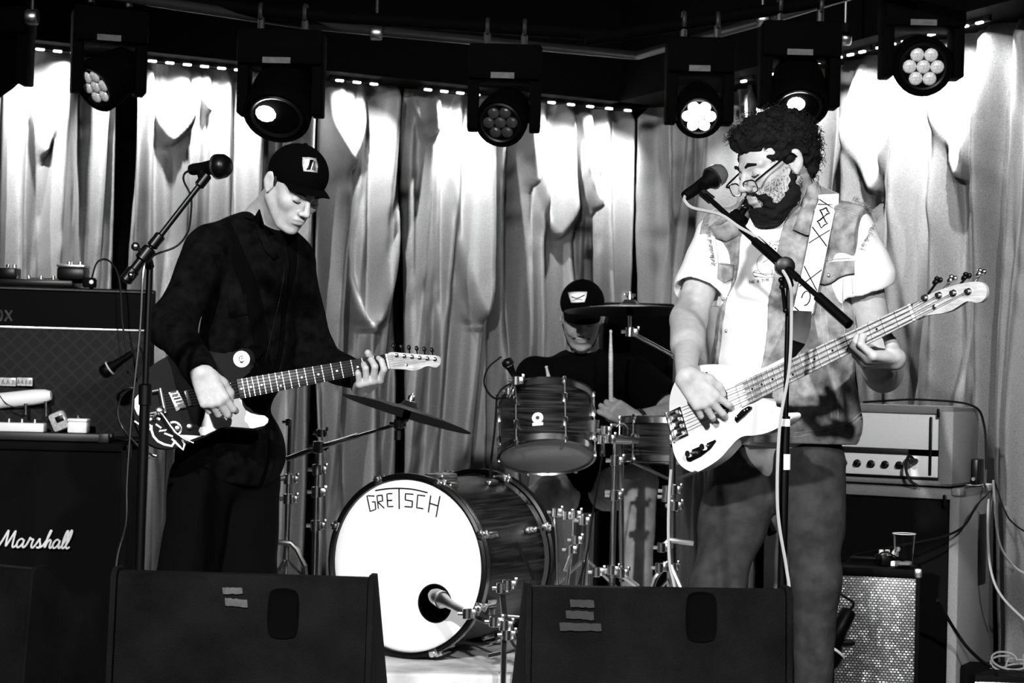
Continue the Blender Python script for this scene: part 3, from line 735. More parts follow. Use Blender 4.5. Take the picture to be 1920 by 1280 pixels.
# ------------------------------------------------------------------ floor monitors
def wedge(c, w, h, d, yaw, label, tapes, slot, lean=.05, tm='tape', slotz=.72):
    M_ = Matrix.Translation(c) @ Matrix.Rotation(yaw, 4, 'Z'); t = thing('floor_monitor', label, 'stage monitor', c, 'floor monitors at the stage edge')
    # side profile (y, z): back face towards the audience, baffle slopes to the musicians
    prof = [(0.0, 0.012), (lean, h-.012), (lean+.012, h), (lean+.05, h), (d, h*.42), (d, 0.012), (d-.012, 0), (.012, 0)]
    mx = M_ @ Matrix(((0, 0, 1, 0), (1, 0, 0, 0), (0, 1, 0, 0), (0, 0, 0, 1)))
    b = MB(); b.prism(prof, -w/2+.014, w/2-.014, mx); b.build('enclosure', 'wedge_paint', t)
    for s in (-1, 1):
        pr = [(-.008, 0), (lean-.008, h-.008), (lean+.008, h+.008), (lean+.056, h+.008), (d+.006, h*.42+.004), (d+.006, 0)]
        b = MB(); b.prism(pr, s*w/2-.012*(s > 0)-.002*(s < 0), s*w/2+.012*(s < 0)+.002*(s > 0), mx, .002); b.build('side_panel', 'wedge_paint', t)
    def face(x, z, off=-.004):           # point on the back face
        return M_ @ Vector((x, lean*z/h+off, z))
    x, z = slot; pts = spline2([(-.03, -.035), (-.03, .035), (-.015, .05), (.015, .05), (.03, .035), (.03, -.035), (.015, -.05), (-.015, -.05)], 4, True)
    b = MB()
    ring_ = [face(x+q[0], z+q[1], -.002) for q in pts]; ring2 = [face(x+q[0]*1.12, z+q[1]*1.10, -.0045) for q in pts]; deep = [face(x+q[0]*.9, z+q[1]*.9, .0) for q in pts]
    r1, r2, r3 = b.verts(ring2), b.verts(ring_), b.verts(deep); n = len(pts)
    for k in range(n): b.face([r1[k], r1[(k+1) % n], r2[(k+1) % n], r2[k]]); b.face([r2[k], r2[(k+1) % n], r3[(k+1) % n], r3[k]])
    b.face(r3); b.build('handle_recess', 'matte_black', t)
    for (x0, z0, x1, z1, sk) in tapes:
        b = MB(); nn = 8
        top = [face(x0+(x1-x0)*k/nn, z1+sk*k/nn+random.uniform(-.0012, .0012), -.0055) for k in range(nn+1)]
        bot = [face(x0+.002+(x1-x0)*k/nn, z0+sk*k/nn+random.uniform(-.0012, .0012), -.0055) for k in range(nn+1)]
        tb = [p+Vector((0, .0015, 0)) for p in top]; bbm = [p+Vector((0, .0015, 0)) for p in bot]
        T, B_, T2, B2 = b.verts(top), b.verts(bot), b.verts(tb), b.verts(bbm)
        for k in range(nn):
            b.face([B_[k], B_[k+1], T[k+1], T[k]]); b.face([B2[k+1], B2[k], T2[k], T2[k+1]]); b.face([T[k], T[k+1], T2[k+1], T2[k]]); b.face([B_[k+1], B_[k], B2[k], B2[k+1]])
        b.face([B_[0], T[0], T2[0], B2[0]]); b.face([T[nn], B_[nn], B2[nn], T2[nn]])
        b.build('tape_strip', tm, t, False)
    return M_
def loc_on(px, py, Y, c, yaw):
    q = Matrix.Rotation(-yaw, 4, 'Z') @ (W(px, py, Y)-c); return q.x, q.z
a_ = W(205, 1072, 4.40); e_ = W(700, 1084, 4.40); wd = e_.x-a_.x
c1 = Vector(((a_.x+e_.x)/2, 4.35, 0)); h1 = a_.z
def tp(c, yaw, x0, y0, x1, y1, sk=0.):
    q0 = loc_on(x0, y1, 4.38, c, yaw); q1 = loc_on(x1, y0, 4.38, c, yaw); return (q0[0], q0[1], q1[0], q1[1], sk)
wedge(c1, wd, h1, .42, math.radians(-3), 'black floor monitor before the capped guitarist with two pale tape strips', [tp(c1, -.05, 414, 1103, 452, 1114, .001), tp(c1, -.05, 419, 1123, 462, 1136, -.002)], loc_on(530, 1150, 4.38, c1, -.05))
a_ = W(990, 1098, 4.40); e_ = W(1492, 1110, 4.40); wd = e_.x-a_.x
c2 = Vector(((a_.x+e_.x)/2, 4.35, 0)); h2 = a_.z
wedge(c2, wd, h2, .42, math.radians(5), 'black floor monitor before the bassist with three dim tape strips', [tp(c2, .07, 1068, 1124, 1114, 1137, -.001), tp(c2, .07, 1060, 1144, 1113, 1158, -.003), tp(c2, .07, 1048, 1168, 1127, 1180, 0)], loc_on(1318, 1158, 4.38, c2, .07), tm='tape_dim')
c3 = W(0, 1064, 4.7); h3 = c3.z; c3.z = 0; c3.x = W(10, 1064, 4.7).x-.10
wedge(c3, .36, h3, .42, math.radians(-28), 'dark floor monitor cut off at the bottom left corner', [], (.0, h3*.75))
# ------------------------------------------------------------------ right stack
RY = math.radians(-29)
def rbox(origin, yaw): return Matrix.Translation(origin) @ Matrix.Rotation(yaw, 4, 'Z')
pr = W(1800, 918, 6.1); zr = pr.z
RM = rbox(Vector((pr.x, 6.1, 0)), RY)              # local origin: front right edge, x to the left negative
t = thing('speaker_cabinet', 'pale speaker cabinet with black grille standing by the right wall', 'speaker cabinet', (pr.x, 6.1, 0))
wc, dc = .56, .38
b = MB(RM)
for lo, hi in (((-wc, 0, .02), (-wc+.035, dc, zr)), ((-.035, 0, .02), (0, dc, zr)), ((-wc, 0, zr-.035), (0, dc, zr)), ((-wc, 0, .02), (0, dc, .055)), ((-wc, dc-.02, .02), (0, dc, zr))):
    b.box(lo, hi, .009)
b.build('cabinet_shell', 'light_tolex', t)
b = MB(RM); b.box((-wc+.035, .02, .055), (-.035, .035, zr-.035), .002); b.build('grille_cloth', 'grille_black', t)
def side_pt(px, py):                               # y (depth) and z on the right side face
    d = (W(px, py, 1)-CAMP); inv = RM.inverted(); o = inv @ CAMP; dd = inv.to_3x3() @ d
    k = (0-o.x)/dd.x; q = o+dd*k; return q.y, q.z
(y0, z0), (y1, z1) = side_pt(1833, 1098), side_pt(1849, 962)
b = MB(RM); b.box((-.003, y0, z0), (.003, y1, z1), .003); b.build('side_handle', 'black_plastic', t)['label'] = 'black recessed side handle'
for y in (.02, dc-.02):
    b = MB(RM); b.box((-.025, y-.03, zr-.02), (.004, y+.03, zr+.005), .006); b.build('corner_guard', 'light_tolex', t)
b = MB(RM); b.box((-.055, -.004, zr-.055), (-.043, .004, zr-.018), .003); b.build('badge', 'black_plastic', t)
b = MB(RM)
for x in (-.05, -wc+.05):
    for y in (.05, dc-.05): b.lathe([(.018, 0), (.018, .022)], Matrix.Translation((x, y, 0)), 12)
b.build('rubber_feet', 'black_rubber', t)
HM = rbox(RM @ Vector((-.028, .012, zr+.006)), RY); hh = .255; wh = .50; dh = .30
t = thing('bass_amplifier', 'pale amplifier head with silver grille on top of the pale speaker cabinet', 'amplifier', HM.translation)
b = MB(HM)
for lo, hi in (((-wh, 0, 0), (-wh+.03, dh, hh)), ((-.05, 0, 0), (0, dh, hh)), ((-wh, 0, hh-.025), (0, dh, hh)), ((-wh, 0, 0), (0, dh, .02)), ((-wh, dh-.02, 0), (0, dh, hh))): b.box(lo, hi, .010)
b.build('cabinet_shell', 'light_tolex', t)
mat('amp_silver', .8, .5, vary=.15, vscale=900)
b = MB(HM); b.box((-wh+.03, .016, .115), (-.05, .024, hh-.025), .002); b.build('upper_grille', 'amp_silver', t)
b = MB(HM); b.box((-wh+.03, .014, .028), (-.05, .022, .095), .001); b.build('control_panel', 'amp_silver', t)
b = MB(HM); b.box((-wh+.03, .010, .096), (-.15, .02, .114), .002); b.build('dark_strip', 'pipe_paint', t)
b = MB(HM); b.box((-wh+.03, .004, .018), (-.05, .016, .028), .001); b.build('lower_trim', 'black_plastic', t)
bb = MB(); bb.lathe([(.013, 0), (.013, .004), (.009, .006), (.008, .018), (0, .019)], Matrix.Rotation(PI/2, 4, 'X'), 14); me = bb.mesh('knob', 'black_plastic')
for k in range(6): link('knob', me, t, HM @ Matrix.Translation((-.18-.047*k, .014, .062)))
b = MB(HM); b.box((-.083, .008, .032), (-.073, .017, .222), .004); b.build('vent_slot', 'black_plastic', t)
b = MB(HM)
b.tube(spline([(-.13, .014, .08), (-.135, -.03, .095), (-.14, -.045, .06), (-.125, -.05, .02), (-.10, -.04, -.0)], 6), .005); b.lathe([(.009, 0), (.009, .05)], HM.inverted() @ HM @ Matrix.Translation((-.125, .01, .078)) @ Matrix.Rotation(PI/2, 4, 'X'), 12)
b.build('jack_lead', 'black_rubber', t)
b = MB(HM); b.box((-.055, -.004, hh-.035), (-.046, .006, hh-.006), .002); b.build('badge', 'black_plastic', t)
cable([HM @ Vector((-.35, .15, hh+.006)), HM @ Vector((-.25, .1, hh+.014)), HM @ Vector((-.15, .14, hh+.02)), HM @ Vector((.0, .2, hh+.006)), HM @ Vector((.03, .25, hh-.06)), HM @ Vector((.035, .27, .05))], .004, 'dark cable lying over the pale amplifier head')
p = HM @ Vector((.035, .20, .0)); t = thing('power_supply', 'small black box standing on the pale cabinet right of the amplifier head', 'box', p)
b = MB(HM @ Matrix.Translation((.003, .20, .0))); b.box((.0, 0, 0), (.022, .08, .085), .004); b.build('box_case', 'black_plastic', t)
b = MB(HM @ Matrix.Translation((.003, .20, .0))); b.lathe([(.006, 0), (.006, .015)], Matrix.Translation((.012, -.0, .02)) @ Matrix.Rotation(PI/2, 4, 'X'), 10); b.build('socket', 'steel', t)
# combo amplifier with sparkling cloth
pc = W(1727, 1068, 5.72); CM = rbox(Vector((pc.x, 5.72, 0)), math.radians(-12)); zc_ = pc.z
t = thing('combo_amplifier', 'small black combo amplifier with silver sparkle grille carrying the plastic cup', 'amplifier', (pc.x, 5.72, 0))
b = MB(CM); wq = .35
for lo, hi in (((-wq, 0, .02), (-wq+.014, .2, zc_)), ((-.014, 0, .02), (0, .2, zc_)), ((-wq, 0, zc_-.028), (0, .2, zc_)), ((-wq, 0, .02), (0, .2, .05)), ((-wq, .18, .02), (0, .2, zc_))): b.box(lo, hi, .006)
b.build('cabinet_shell', 'black_paint', t)
m = mat('sparkle_cloth', .2, .35, .3)
nt = m.node_tree; bs = nt.nodes['Principled BSDF']
tc = nt.nodes.new('ShaderNodeTexCoord'); bk = nt.nodes.new('ShaderNodeTexBrick'); sp = nt.nodes.new('ShaderNodeSeparateXYZ'); cb = nt.nodes.new('ShaderNodeCombineXYZ')
nt.links.new(tc.outputs['Object'], sp.inputs[0]); nt.links.new(sp.outputs['X'], cb.inputs['X']); nt.links.new(sp.outputs['Z'], cb.inputs['Y']); nt.links.new(cb.outputs[0], bk.inputs['Vector'])
bk.inputs['Scale'].default_value = 1; bk.inputs['Brick Width'].default_value = .0105; bk.inputs['Row Height'].default_value = .0078; bk.inputs['Mortar Size'].default_value = .0018
bk.inputs['Color1'].default_value = (.42,)*3+(1,); bk.inputs['Color2'].default_value = (.20,)*3+(1,); bk.inputs['Mortar'].default_value = (.03,)*3+(1,)
wn = nt.nodes.new('ShaderNodeTexVoronoi'); wn.inputs['Scale'].default_value = 75
mr = nt.nodes.new('ShaderNodeMapRange'); mr.inputs['From Min'].default_value = .80; mr.inputs['From Max'].default_value = .85; mr.inputs['To Max'].default_value = 1.
sx2 = nt.nodes.new('ShaderNodeSeparateColor'); mxn = nt.nodes.new('ShaderNodeMix'); mxn.data_type = 'RGBA'; mxn.inputs['B'].default_value = (1, 1, 1, 1)
nt.links.new(tc.outputs['Object'], wn.inputs['Vector']); nt.links.new(wn.outputs['Color'], sx2.inputs[0]); nt.links.new(sx2.outputs[0], mr.inputs['Value'])
ml = nt.nodes.new('ShaderNodeMath'); ml.operation = 'MULTIPLY'; inv = nt.nodes.new('ShaderNodeMath'); inv.operation = 'SUBTRACT'; inv.inputs[0].default_value = 1
nt.links.new(bk.outputs['Fac'], inv.inputs[1]); nt.links.new(inv.outputs[0], ml.inputs[0]); nt.links.new(mr.outputs[0], ml.inputs[1])
nt.links.new(ml.outputs[0], mxn.inputs['Factor']); nt.links.new(bk.outputs['Color'], mxn.inputs['A']); nt.links.new(mxn.outputs['Result'], bs.inputs['Base Color'])
bpn = nt.nodes.new('ShaderNodeBump'); bpn.inputs['Distance'].default_value = .002; bpn.invert = True; nt.links.new(bk.outputs['Fac'], bpn.inputs['Height']); nt.links.new(bpn.outputs[0], bs.inputs['Normal'])
b = MB(CM); b.box((-wq+.014, .008, .05), (-.014, .016, zc_-.028), .002); b.build('sparkle_grille', 'sparkle_cloth', t)
b = MB(CM)
b.box((-.02, -.003, zc_-.026), (.003, .02, zc_+.003), .006); b.build('corner_guard', 'steel', t)
b = MB(CM); b.tube([(-.22, .1, zc_), (-.21, .1, zc_+.018), (-.12, .1, zc_+.018), (-.11, .1, zc_)], .006); b.build('handle', 'black_rubber', t)
m = mat('cup_plastic', .95, .08, 0., trans=1.); m.node_tree.nodes['Principled BSDF'].inputs['IOR'].default_value = 1.2
mat('cup_rim', .9, .2, trans=.3); mat('drink', .7, .3)
q = CM.inverted() @ W(1694, 1064, 5.79); cc = CM @ Vector((q.x, .055, zc_))
t = thing('plastic_cup', 'clear plastic cup on the small combo amplifier', 'cup', cc)
hc = W(1694, 1000, cc.y).z-cc.z; b = MB()
b.lathe([(0, .003), (.024, .003), (.0255, .004), (.0335, hc), (.0345, hc+.001), (.0345, hc-.001), (.0328, hc-.002), (.0262, .008), (0, .006)], Matrix.Translation(cc), 28, False); b.build('cup_wall', 'cup_plastic', t)
b = MB(); pts = [cc+Vector((.0345*math.cos(k*PI/16), .0345*math.sin(k*PI/16), hc)) for k in range(32)]; b.tube(pts, .0014, 6, closed=True); b.build('cup_rim', 'cup_rim', t)
b = MB(); b.lathe([(0, .009), (.0235, .009), (.0245, .018), (0, .018)], Matrix.Translation(cc), 24); b.build('last_sip', 'drink', t)
q = CM @ Vector((-.105, .09, zc_)); pedal(q, .05, .06, .042, 'small dark gadget with pale buttons left of the plastic cup', 'black_plastic', .2, 2, None, True, 'white')
p = q+Vector((.02, -.02, 0)); t = thing('power_adapter', 'white crumpled adapter beside the gadget left of the cup', 'adapter', p)
b = MB(Matrix.Translation(p)); b.box((-.012, -.01, 0), (.02, .012, .018), .005); b.ball((.004, 0, .036), (.011, .01, .015)); b.ball((.012, 0, .052), (.008, .008, .008)); b.build('adapter_body', 'white', t)
cable([q+Vector((-.03, -.03, .004)), q+Vector((-.035, -.05, .03)), q+Vector((-.01, -.055, .045)), q+Vector((.04, -.05, .02)), q+Vector((.075, -.05, .004))], .0028, 'thin dark cable arching over the gadget left of the cup')
# cables at the right
cable([RM @ Vector((.01, .25, zr+.01)), W(1850, 925, 6.15), W(1832, 945, 6.06), W(1808, 985, 6.03), W(1770, 1005, 6.02), W(1700, 1020, 6.0), W(1600, 1040, 6.05)], .004, 'black cable drooping across the top of the pale cabinet')
cable([W(1758, 1125, 5.85), W(1790, 1180, 5.97), W(1822, 1222, 6.0), W(1865, 1252, 6.1), W(1935, 1262, 6.0)], .0055, 'thick black cable curving from the combo amplifier to the bottom right')
cable([W(1853, 935, 6.15), W(1852, 1000, 6.15), W(1858, 1070, 6.12), W(1880, 1120, 6.1), W(1935, 1175, 6.1)], .0042, 'white cable hanging from the pale cabinet down to the right', 'cable_pale')
cable([W(1862, 900, 6.3), W(1872, 1010, 6.3), W(1900, 1060, 6.25), W(1940, 1085, 6.2)], .004, 'thin grey cable curving over the curtain hem on the right', 'light_tolex')
cable([W(1866, 905, 6.35), W(1885, 960, 6.3), W(1905, 985, 6.3), W(1945, 1010, 6.3)], .003, 'thin dark cable on the rightmost curtain')
for k, ph in enumerate((0, 1.3, 2.4, 3.6)):
    c = W(1878+9*k, 1238+5*k, 6.1)
    pts = [c+Vector(((.05+.01*k)*math.cos(u*.62+ph)+.004*u, (.03)*math.sin(u*.62+ph), .018*math.sin(u*.62+ph)*1.3-.004*k)) for u in range(11)]
    pts.append(pts[-1]+Vector((.05-.03*k, 0, -.12))); pts.append(Vector((pts[-1].x+.02, pts[-1].y, .006)))
    cable(pts, .0035, ('topmost loop of the pale tangled cables at the bottom right', 'second loop of the pale tangled cables at the bottom right', 'third loop of the pale tangled cables, hanging lower', 'lowest loop of the pale tangled cables near the picture corner')[k], 'light_tolex', 'tangled cables')
p = W(1880, 1262, 6.0); t = thing('floor_box', 'dark low box on the floor under the tangled cables', 'box', (p.x, p.y, 0))
b = MB(); b.box((p.x-.10, p.y-.05, 0), (p.x+.2, p.y+.25, p.z), .01); b.build('box_body', 'black_paint', t)
b = MB(); b.box((p.x-.10, p.y-.053, p.z-.05), (p.x+.18, p.y-.049, p.z-.02), .002); b.build('box_latch', 'dark_chrome', t)
# black cabinet behind the drummer
a_, e_ = W(1132, 566, 7.75), W(1256, 575, 7.75)
t = thing('speaker_cabinet', 'tall matte black cabinet standing behind the drummer', 'speaker cabinet', ((a_.x+e_.x)/2, 7.75, 0))
b = MB(); b.box((a_.x, 7.75, .01), (e_.x+.02, 8.15, a_.z), .01); b.build('cabinet_shell', 'black_paint', t)
b = MB(); b.box((a_.x+.02, 7.742, .06), (e_.x, 7.75, a_.z-.03), .003); b.build('grille_cloth', 'matte_black', t)
# ------------------------------------------------------------------ drum kit
ZR = .20
def mline(name, pts, r, m, t, n=8):
    b = MB(); b.tube(pts, r, n); return b.build(name, m, t)
def joint(t, p, r=.016, wing=True, m='chrome'):
    p = Vector(p); b = MB(Matrix.Translation(p)); b.lathe([(r*.8, -r*1.1), (r, -r), (r, r), (r*.8, r*1.1)], None, 12)
    b.tube([(-r*1.9, 0, 0), (-r, 0, 0)], r*.45)
    if wing: b.box((r*.9, -.003, -.012), (r*1.9, .003, .012), .002); b.box((r*1.5, -.003, .006), (r*2.2, .003, .022), .002)
    return b.build('clamp', m, t)
def tripod(t, base, h, spread, yaw, m='chrome', n=3, zf=ZR):
    base = Vector(base); top = Vector((base.x, base.y, zf+h))
    for k in range(n):
        a = yaw+k*2*PI/n; f = Vector((base.x+spread*math.cos(a), base.y+spread*math.sin(a), zf+.012)); mid = Vector((base.x, base.y, zf+.03))*.55+f*.45
        b = MB(); side = Vector((-math.sin(a), math.cos(a), 0))*.006
        for s in (-1, 1): b.tube([top+side*s, f+side*s], .005, 6)
        b.tube([Vector((base.x, base.y, zf+.04)), top*.42+f*.58], .004, 6)
        lg = b.build('leg', m, t)
        b = MB(); b.tube([f+Vector((math.cos(a), math.sin(a), 0))*-.012, f+Vector((math.cos(a), math.sin(a), 0))*.016], .011, 8); b.build('rubber_foot', 'black_rubber', lg)
def lug(me, t, m): return link('lug', me, t, m)
mat('drum_head', .80, .55)
mat('tom_head', .40, .5, vary=.1, vscale=300)
m = mat('drum_wrap', .006, .38, spec=.2)
nt = m.node_tree; bs = nt.nodes['Principled BSDF']; tc = nt.nodes.new('ShaderNodeTexCoord'); mp = nt.nodes.new('ShaderNodeMapping'); mp.inputs['Scale'].default_value = (2.5, 2.5, 70)
nz_ = nt.nodes.new('ShaderNodeTexNoise'); nz_.inputs['Scale'].default_value = 1.6; nz_.inputs['Detail'].default_value = 4; nz_.inputs['Distortion'].default_value = .5
mr = nt.nodes.new('ShaderNodeMapRange'); mr.inputs['From Min'].default_value = .42; mr.inputs['From Max'].default_value = .70; mr.inputs['To Min'].default_value = .002; mr.inputs['To Max'].default_value = .035
nt.links.new(tc.outputs['Object'], mp.inputs[0]); nt.links.new(mp.outputs[0], nz_.inputs['Vector']); nt.links.new(nz_.outputs['Fac'], mr.inputs['Value']); nt.links.new(mr.outputs[0], bs.inputs['Base Color'])
# bass drum: local Z = axis towards the audience
c = W(760, 1060, 6.02); yaw = math.radians(28)
ax = Vector((-math.sin(yaw), -math.cos(yaw), 0)); upv = Vector((0, 0, 1)); rt = upv.cross(ax).normalized()   # rt: image right on the head
BM = Matrix(((rt.x, upv.x, ax.x, c.x), (rt.y, upv.y, ax.y, c.y), (rt.z, upv.z, ax.z, c.z), (0, 0, 0, 1)))
R = c.z-ZR-.004
t = thing('bass_drum', 'large bass drum with white lettered front head and round port hole', 'drum', (c.x, c.y, ZR), 'drums of the kit')
b = MB(BM); b.lathe([(R-.022, -.02), (R-.022, -.44), (R-.030, -.44), (R-.030, -.02)], None, 64, False); b.build('shell', 'drum_wrap', t)
for z0 in (.0, -.46):
    b = MB(BM); b.lathe([(R-.022, z0-.034), (R, z0-.034), (R+.001, z0), (R-.008, z0+.004), (R-.016, z0), (R-.018, z0-.03)], None, 72, False); b.lathe([(R-.018, z0-.03), (R-.022, z0-.034)], None, 72, False)
    b.build('hoop', 'black_plastic', t)
    if z0 == 0:
        b = MB(BM); b.lathe([(R+.0015, -.026), (R+.0022, -.014), (R+.0015, -.004)], None, 72, False); b.build('hoop_inlay', 'dark_chrome', t)
# head with port hole
RP = .058; pq = (BM.inverted() @ W(825, 1129, 6.0)); pc_ = Vector((pq.x, pq.y))
b = MB(BM); n = 64; rings = []
fr = [(0, RP), (.0, RP+.004), (.12, 0), (.35, 0), (.7, 0), (1, 0)]
def ringpt(f, k):
    a = 2*PI*k/n; pin = pc_+Vector((math.cos(a), math.sin(a)))*RP
    # ray from the port centre to the rim
    d = Vector((math.cos(a), math.sin(a))); bq = pc_.dot(d); Rr = R-.014
    L = -bq+math.sqrt(bq*bq-pc_.dot(pc_)+Rr*Rr); pt = pin+(pc_+d*L-pin)*f
    rr = pt.length/Rr
    return (pt.x, pt.y, -.004-.010*max(0, (rr-.95)/.05)**2)
for f in (0, .02, .2, .45, .7, .88, .95, 1): rings.append(b.verts([ringpt(f, k) for k in range(n)]))
for a_, c_ in zip(rings, rings[1:]):
    for k in range(n): b.face([a_[k], a_[(k+1) % n], c_[(k+1) % n], c_[k]])
b.build('front_head', 'drum_head', t)
b = MB(BM); b.tube([(pc_.x+RP*math.cos(2*PI*k/40), pc_.y+RP*math.sin(2*PI*k/40), -.003) for k in range(40)], .0032, 6, closed=True); b.build('port_ring', 'black_plastic', t)
b = MB(BM); b.lathe([(R-.03, -.44), (0, -.44)], None, 40, False); b.build('rear_head', 'matte_black', t)
b = MB(BM); b.lathe([(R-.031, -.03), (R-.031, -.43)], None, 40, False); b.build('inner_shell', 'matte_black', t)
# lettering along an arc
def arc(x, y):      # x along the arc in letter units, y upward in units of cap height
    cx, cy, rad = qa.x, qa.y-.62, .62
    a = (x-4.3)*.0335/rad
    r_ = rad+y
    return Vector((cx+r_*math.sin(a)*1.0, cy+r_*math.cos(a), -.0022))
qa = BM.inverted() @ W(760, 952, 6.02)
H = .052
G = [[(.98, H*.80), (.22, H*.90), (.30, -.004), (.95, .000), (.98, .024), (.66, .024)],
     [(1.25, 0), (1.25, H*.8), (1.8, H*.8), (1.8, H*.45), (1.25, H*.42), (1.9, 0)],
     [(2.85, H*.85), (2.3, H*.85), (2.3, .004), (2.9, .004)], [(2.3, H*.45), (2.8, H*.45)],
     [(3.55, H*1.15), (3.55, -.004)], [(1.15, H*1.12), (2.3, H*1.16), (3.5, H*1.17), (4.8, H*1.16), (6.4, H*1.08)],
     [(5.0, H*.85), (4.2, H*.85), (4.2, H*.48), (4.95, H*.44), (4.95, .004), (4.15, .004)],
     [(6.2, H*.85), (5.45, H*.85), (5.45, .004), (6.15, .004)],
     [(6.75, H*.95), (6.75, -.004)], [(7.65, H*1.05), (7.65, -.012)], [(6.75, H*.48), (7.65, H*.44)]]
GG = [[(st[i][0]+(st[i+1][0]-st[i][0])*k/4, st[i][1]+(st[i+1][1]-st[i][1])*k/4) for i in range(len(st)-1) for k in range(4)]+[st[-1]] for st in G]
b = MB()
for st in GG: b.tube([BM @ arc(x, y) for x, y in st], .0021, 5)
b.build('lettering', 'black_plastic', t)
bb = MB(); bb.box((-.011, -.028, -.004), (.011, .028, .012), .005); lugm = bb.mesh('lug', 'chrome')
bb = MB(); bb.tube([(0, 0, 0), (0, 0, .105)], .0035, 6); bb.box((-.004, -.004, .10), (.004, .004, .112)); bb.box((-.013, -.016, .064), (.013, .006, .074), .003); rodm = bb.mesh('tension_rod', 'chrome')
bb = MB(); bb.box((-.016, -.012, -.008), (.016, .010, .008), .004); bb.tube([(0, 0, 0), (0, 0, .016)], .006); clm = bb.mesh('claw_hook', 'chrome')
for k in range(8):
    a = 2*PI*(k+.5)/8
    for zz, sg in ((-.10, 1), (-.36, -1)):
        m_ = BM @ Matrix.Rotation(a, 4, 'Z') @ Matrix.Translation((R-.018, 0, zz)) @ Matrix.Rotation(PI/2, 4, 'Y') @ Matrix.Rotation(PI/2, 4, 'Z')
        link('lug', lugm, t, m_)
        m_ = BM @ Matrix.Rotation(a, 4, 'Z') @ Matrix.Translation((R+.006, 0, zz)) @ (Matrix.Identity(4) if sg > 0 else Matrix.Rotation(PI, 4, 'X')) @ Matrix.Rotation(-PI/2, 4, 'Z')
        link('tension_rod', rodm, t, m_)
        m_ = BM @ Matrix.Rotation(a, 4, 'Z') @ Matrix.Translation((R-.002, 0, zz+sg*(.096 if sg > 0 else .096))) @ Matrix.Rotation(-PI/2, 4, 'Z')
        link('claw_hook', clm, t, m_)
for s, a in ((1, -.55), (-1, PI+.55)):
    p0 = BM @ Vector(((R-.02)*math.cos(a), (R-.02)*math.sin(a), -.14)); d = BM.to_3x3() @ Vector((s*.8, -.1, .35))
    b = MB(); f = p0+d.normalized()*.2; f.z = ZR+.01; b.tube([p0, f], .007); b.tube([f, f+Vector((0, 0, .02))], .011); b.lathe([(.018, -.01), (.018, .01)], Matrix.Translation(p0), 12); b.build('spur', 'chrome', t)
# tom mount on the shell
b = MB(BM); b.box((-.035, R-.026, -.26), (.035, R-.006, -.16), .006); b.build('mount_plate', 'chrome', t)
# drums with vertical-ish axis
def drum(c, r, h, axis, name, label, nlug, badge=None, legs=False, headm='tom_head', hoopw=.010):
    axis = Vector(axis).normalized(); x = Vector((1, 0, 0)); x = (x-axis*x.dot(axis)).normalized(); y = axis.cross(x)
    M_ = Matrix((x, y, axis)).transposed().to_4x4(); M_.translation = c
    t = thing(name, label, 'drum', c, 'drums of the kit')
    b = MB(M_); b.lathe([(r, -h/2+.006), (r, h/2-.006), (r-.006, h/2-.006), (r-.006, -h/2+.006)], None, 48, False); b.build('shell', 'drum_wrap', t)
    for s in (-1, 1):
        b = MB(M_); z = s*h/2; b.lathe([(r+.002, z-s*.02), (r+.009, z-s*.02), (r+.008, z), (r+.012, z+s*.004), (r+.004, z+s*.006), (r+.002, z-s*.002)], None, 48, False); b.build('hoop', 'dark_chrome' , t)
        b = MB(M_); b.lathe([(0, z), (r-.006, z), (r+.004, z-s*.004)], None, 48, False); b.build('batter_head' if s > 0 else 'resonant_head', headm, t)
    bb = MB(); bb.box((-.009, -.001, -.018), (.009, .016, .018), .005); lm = bb.mesh('lug', 'chrome')
    bb = MB(); bb.tube([(0, 0, -h/2-.006), (0, 0, h/2+.006)], .003, 6); bb.box((-.005, -.006, h/2-.01), (.005, .005, h/2+.010), .002); bb.box((-.005, -.006, -h/2-.010), (.005, .005, -h/2+.01), .002); rm = bb.mesh('tension_rod', 'chrome')
    for k in range(nlug):
        a = 2*PI*(k+.85)/nlug
        for s in ((-1, 1) if h > .2 else (0,)):
            link('lug', lm, t, M_ @ Matrix.Rotation(a-PI/2, 4, 'Z') @ Matrix.Translation((0, r-.001, s*(h/2-.065))))
        link('tension_rod', rm, t, M_ @ Matrix.Rotation(a-PI/2, 4, 'Z') @ Matrix.Translation((0, r+.010, 0)))
    if badge:
        q = M_.inverted() @ W(badge[0], badge[1], c.y-r); a = math.atan2(q.y, q.x); zq = q.z
        mb = M_ @ Matrix.Rotation(a, 4, 'Z') @ Matrix.Translation((r+.001, 0, zq)) @ Matrix.Rotation(PI/2, 4, 'Y')
        b = MB(mb); b.lathe([(0, .002), (.006, .003), (.008, .001), (.017, .001), (.019, .003), (.019, 0)], None, 24, False); bd = b.build('badge', 'white_gloss', t)
        b = MB(mb); b.box((.016, -.018, 0), (.027, .018, .003), .002); b.build('badge_plate', 'white_gloss', bd)
        b = MB(mb); b.lathe([(0, .004), (.0065, .004), (.0065, .002)], None, 12, False); b.build('badge_centre', 'dark_chrome', bd)
    return t, M_
ct = W(1024, 800, 6.42)
t, TM = drum(ct, .152, .215, (-.03, .40, .90), 'tom_drum', 'striped rack tom drum with round badge over the bass drum', 6, (1008, 783))
b = MB(); p = TM @ Vector((.155, -.03, -.01)); b.tube([p, p+Vector((.03, .01, -.03)), p+Vector((.035, .02, -.10))], .010); b.lathe([(.02, -.02), (.022, .02)], Matrix.Translation(p), 12); b.build('mount_bracket', 'chrome', t)
cs = W(1262, 826, 6.72)
drum(cs, .178, .15, (.0, .06, 1), 'snare_drum', 'dark snare drum between the drummer and the bassist, partly hidden', 8, None, headm='tom_head')
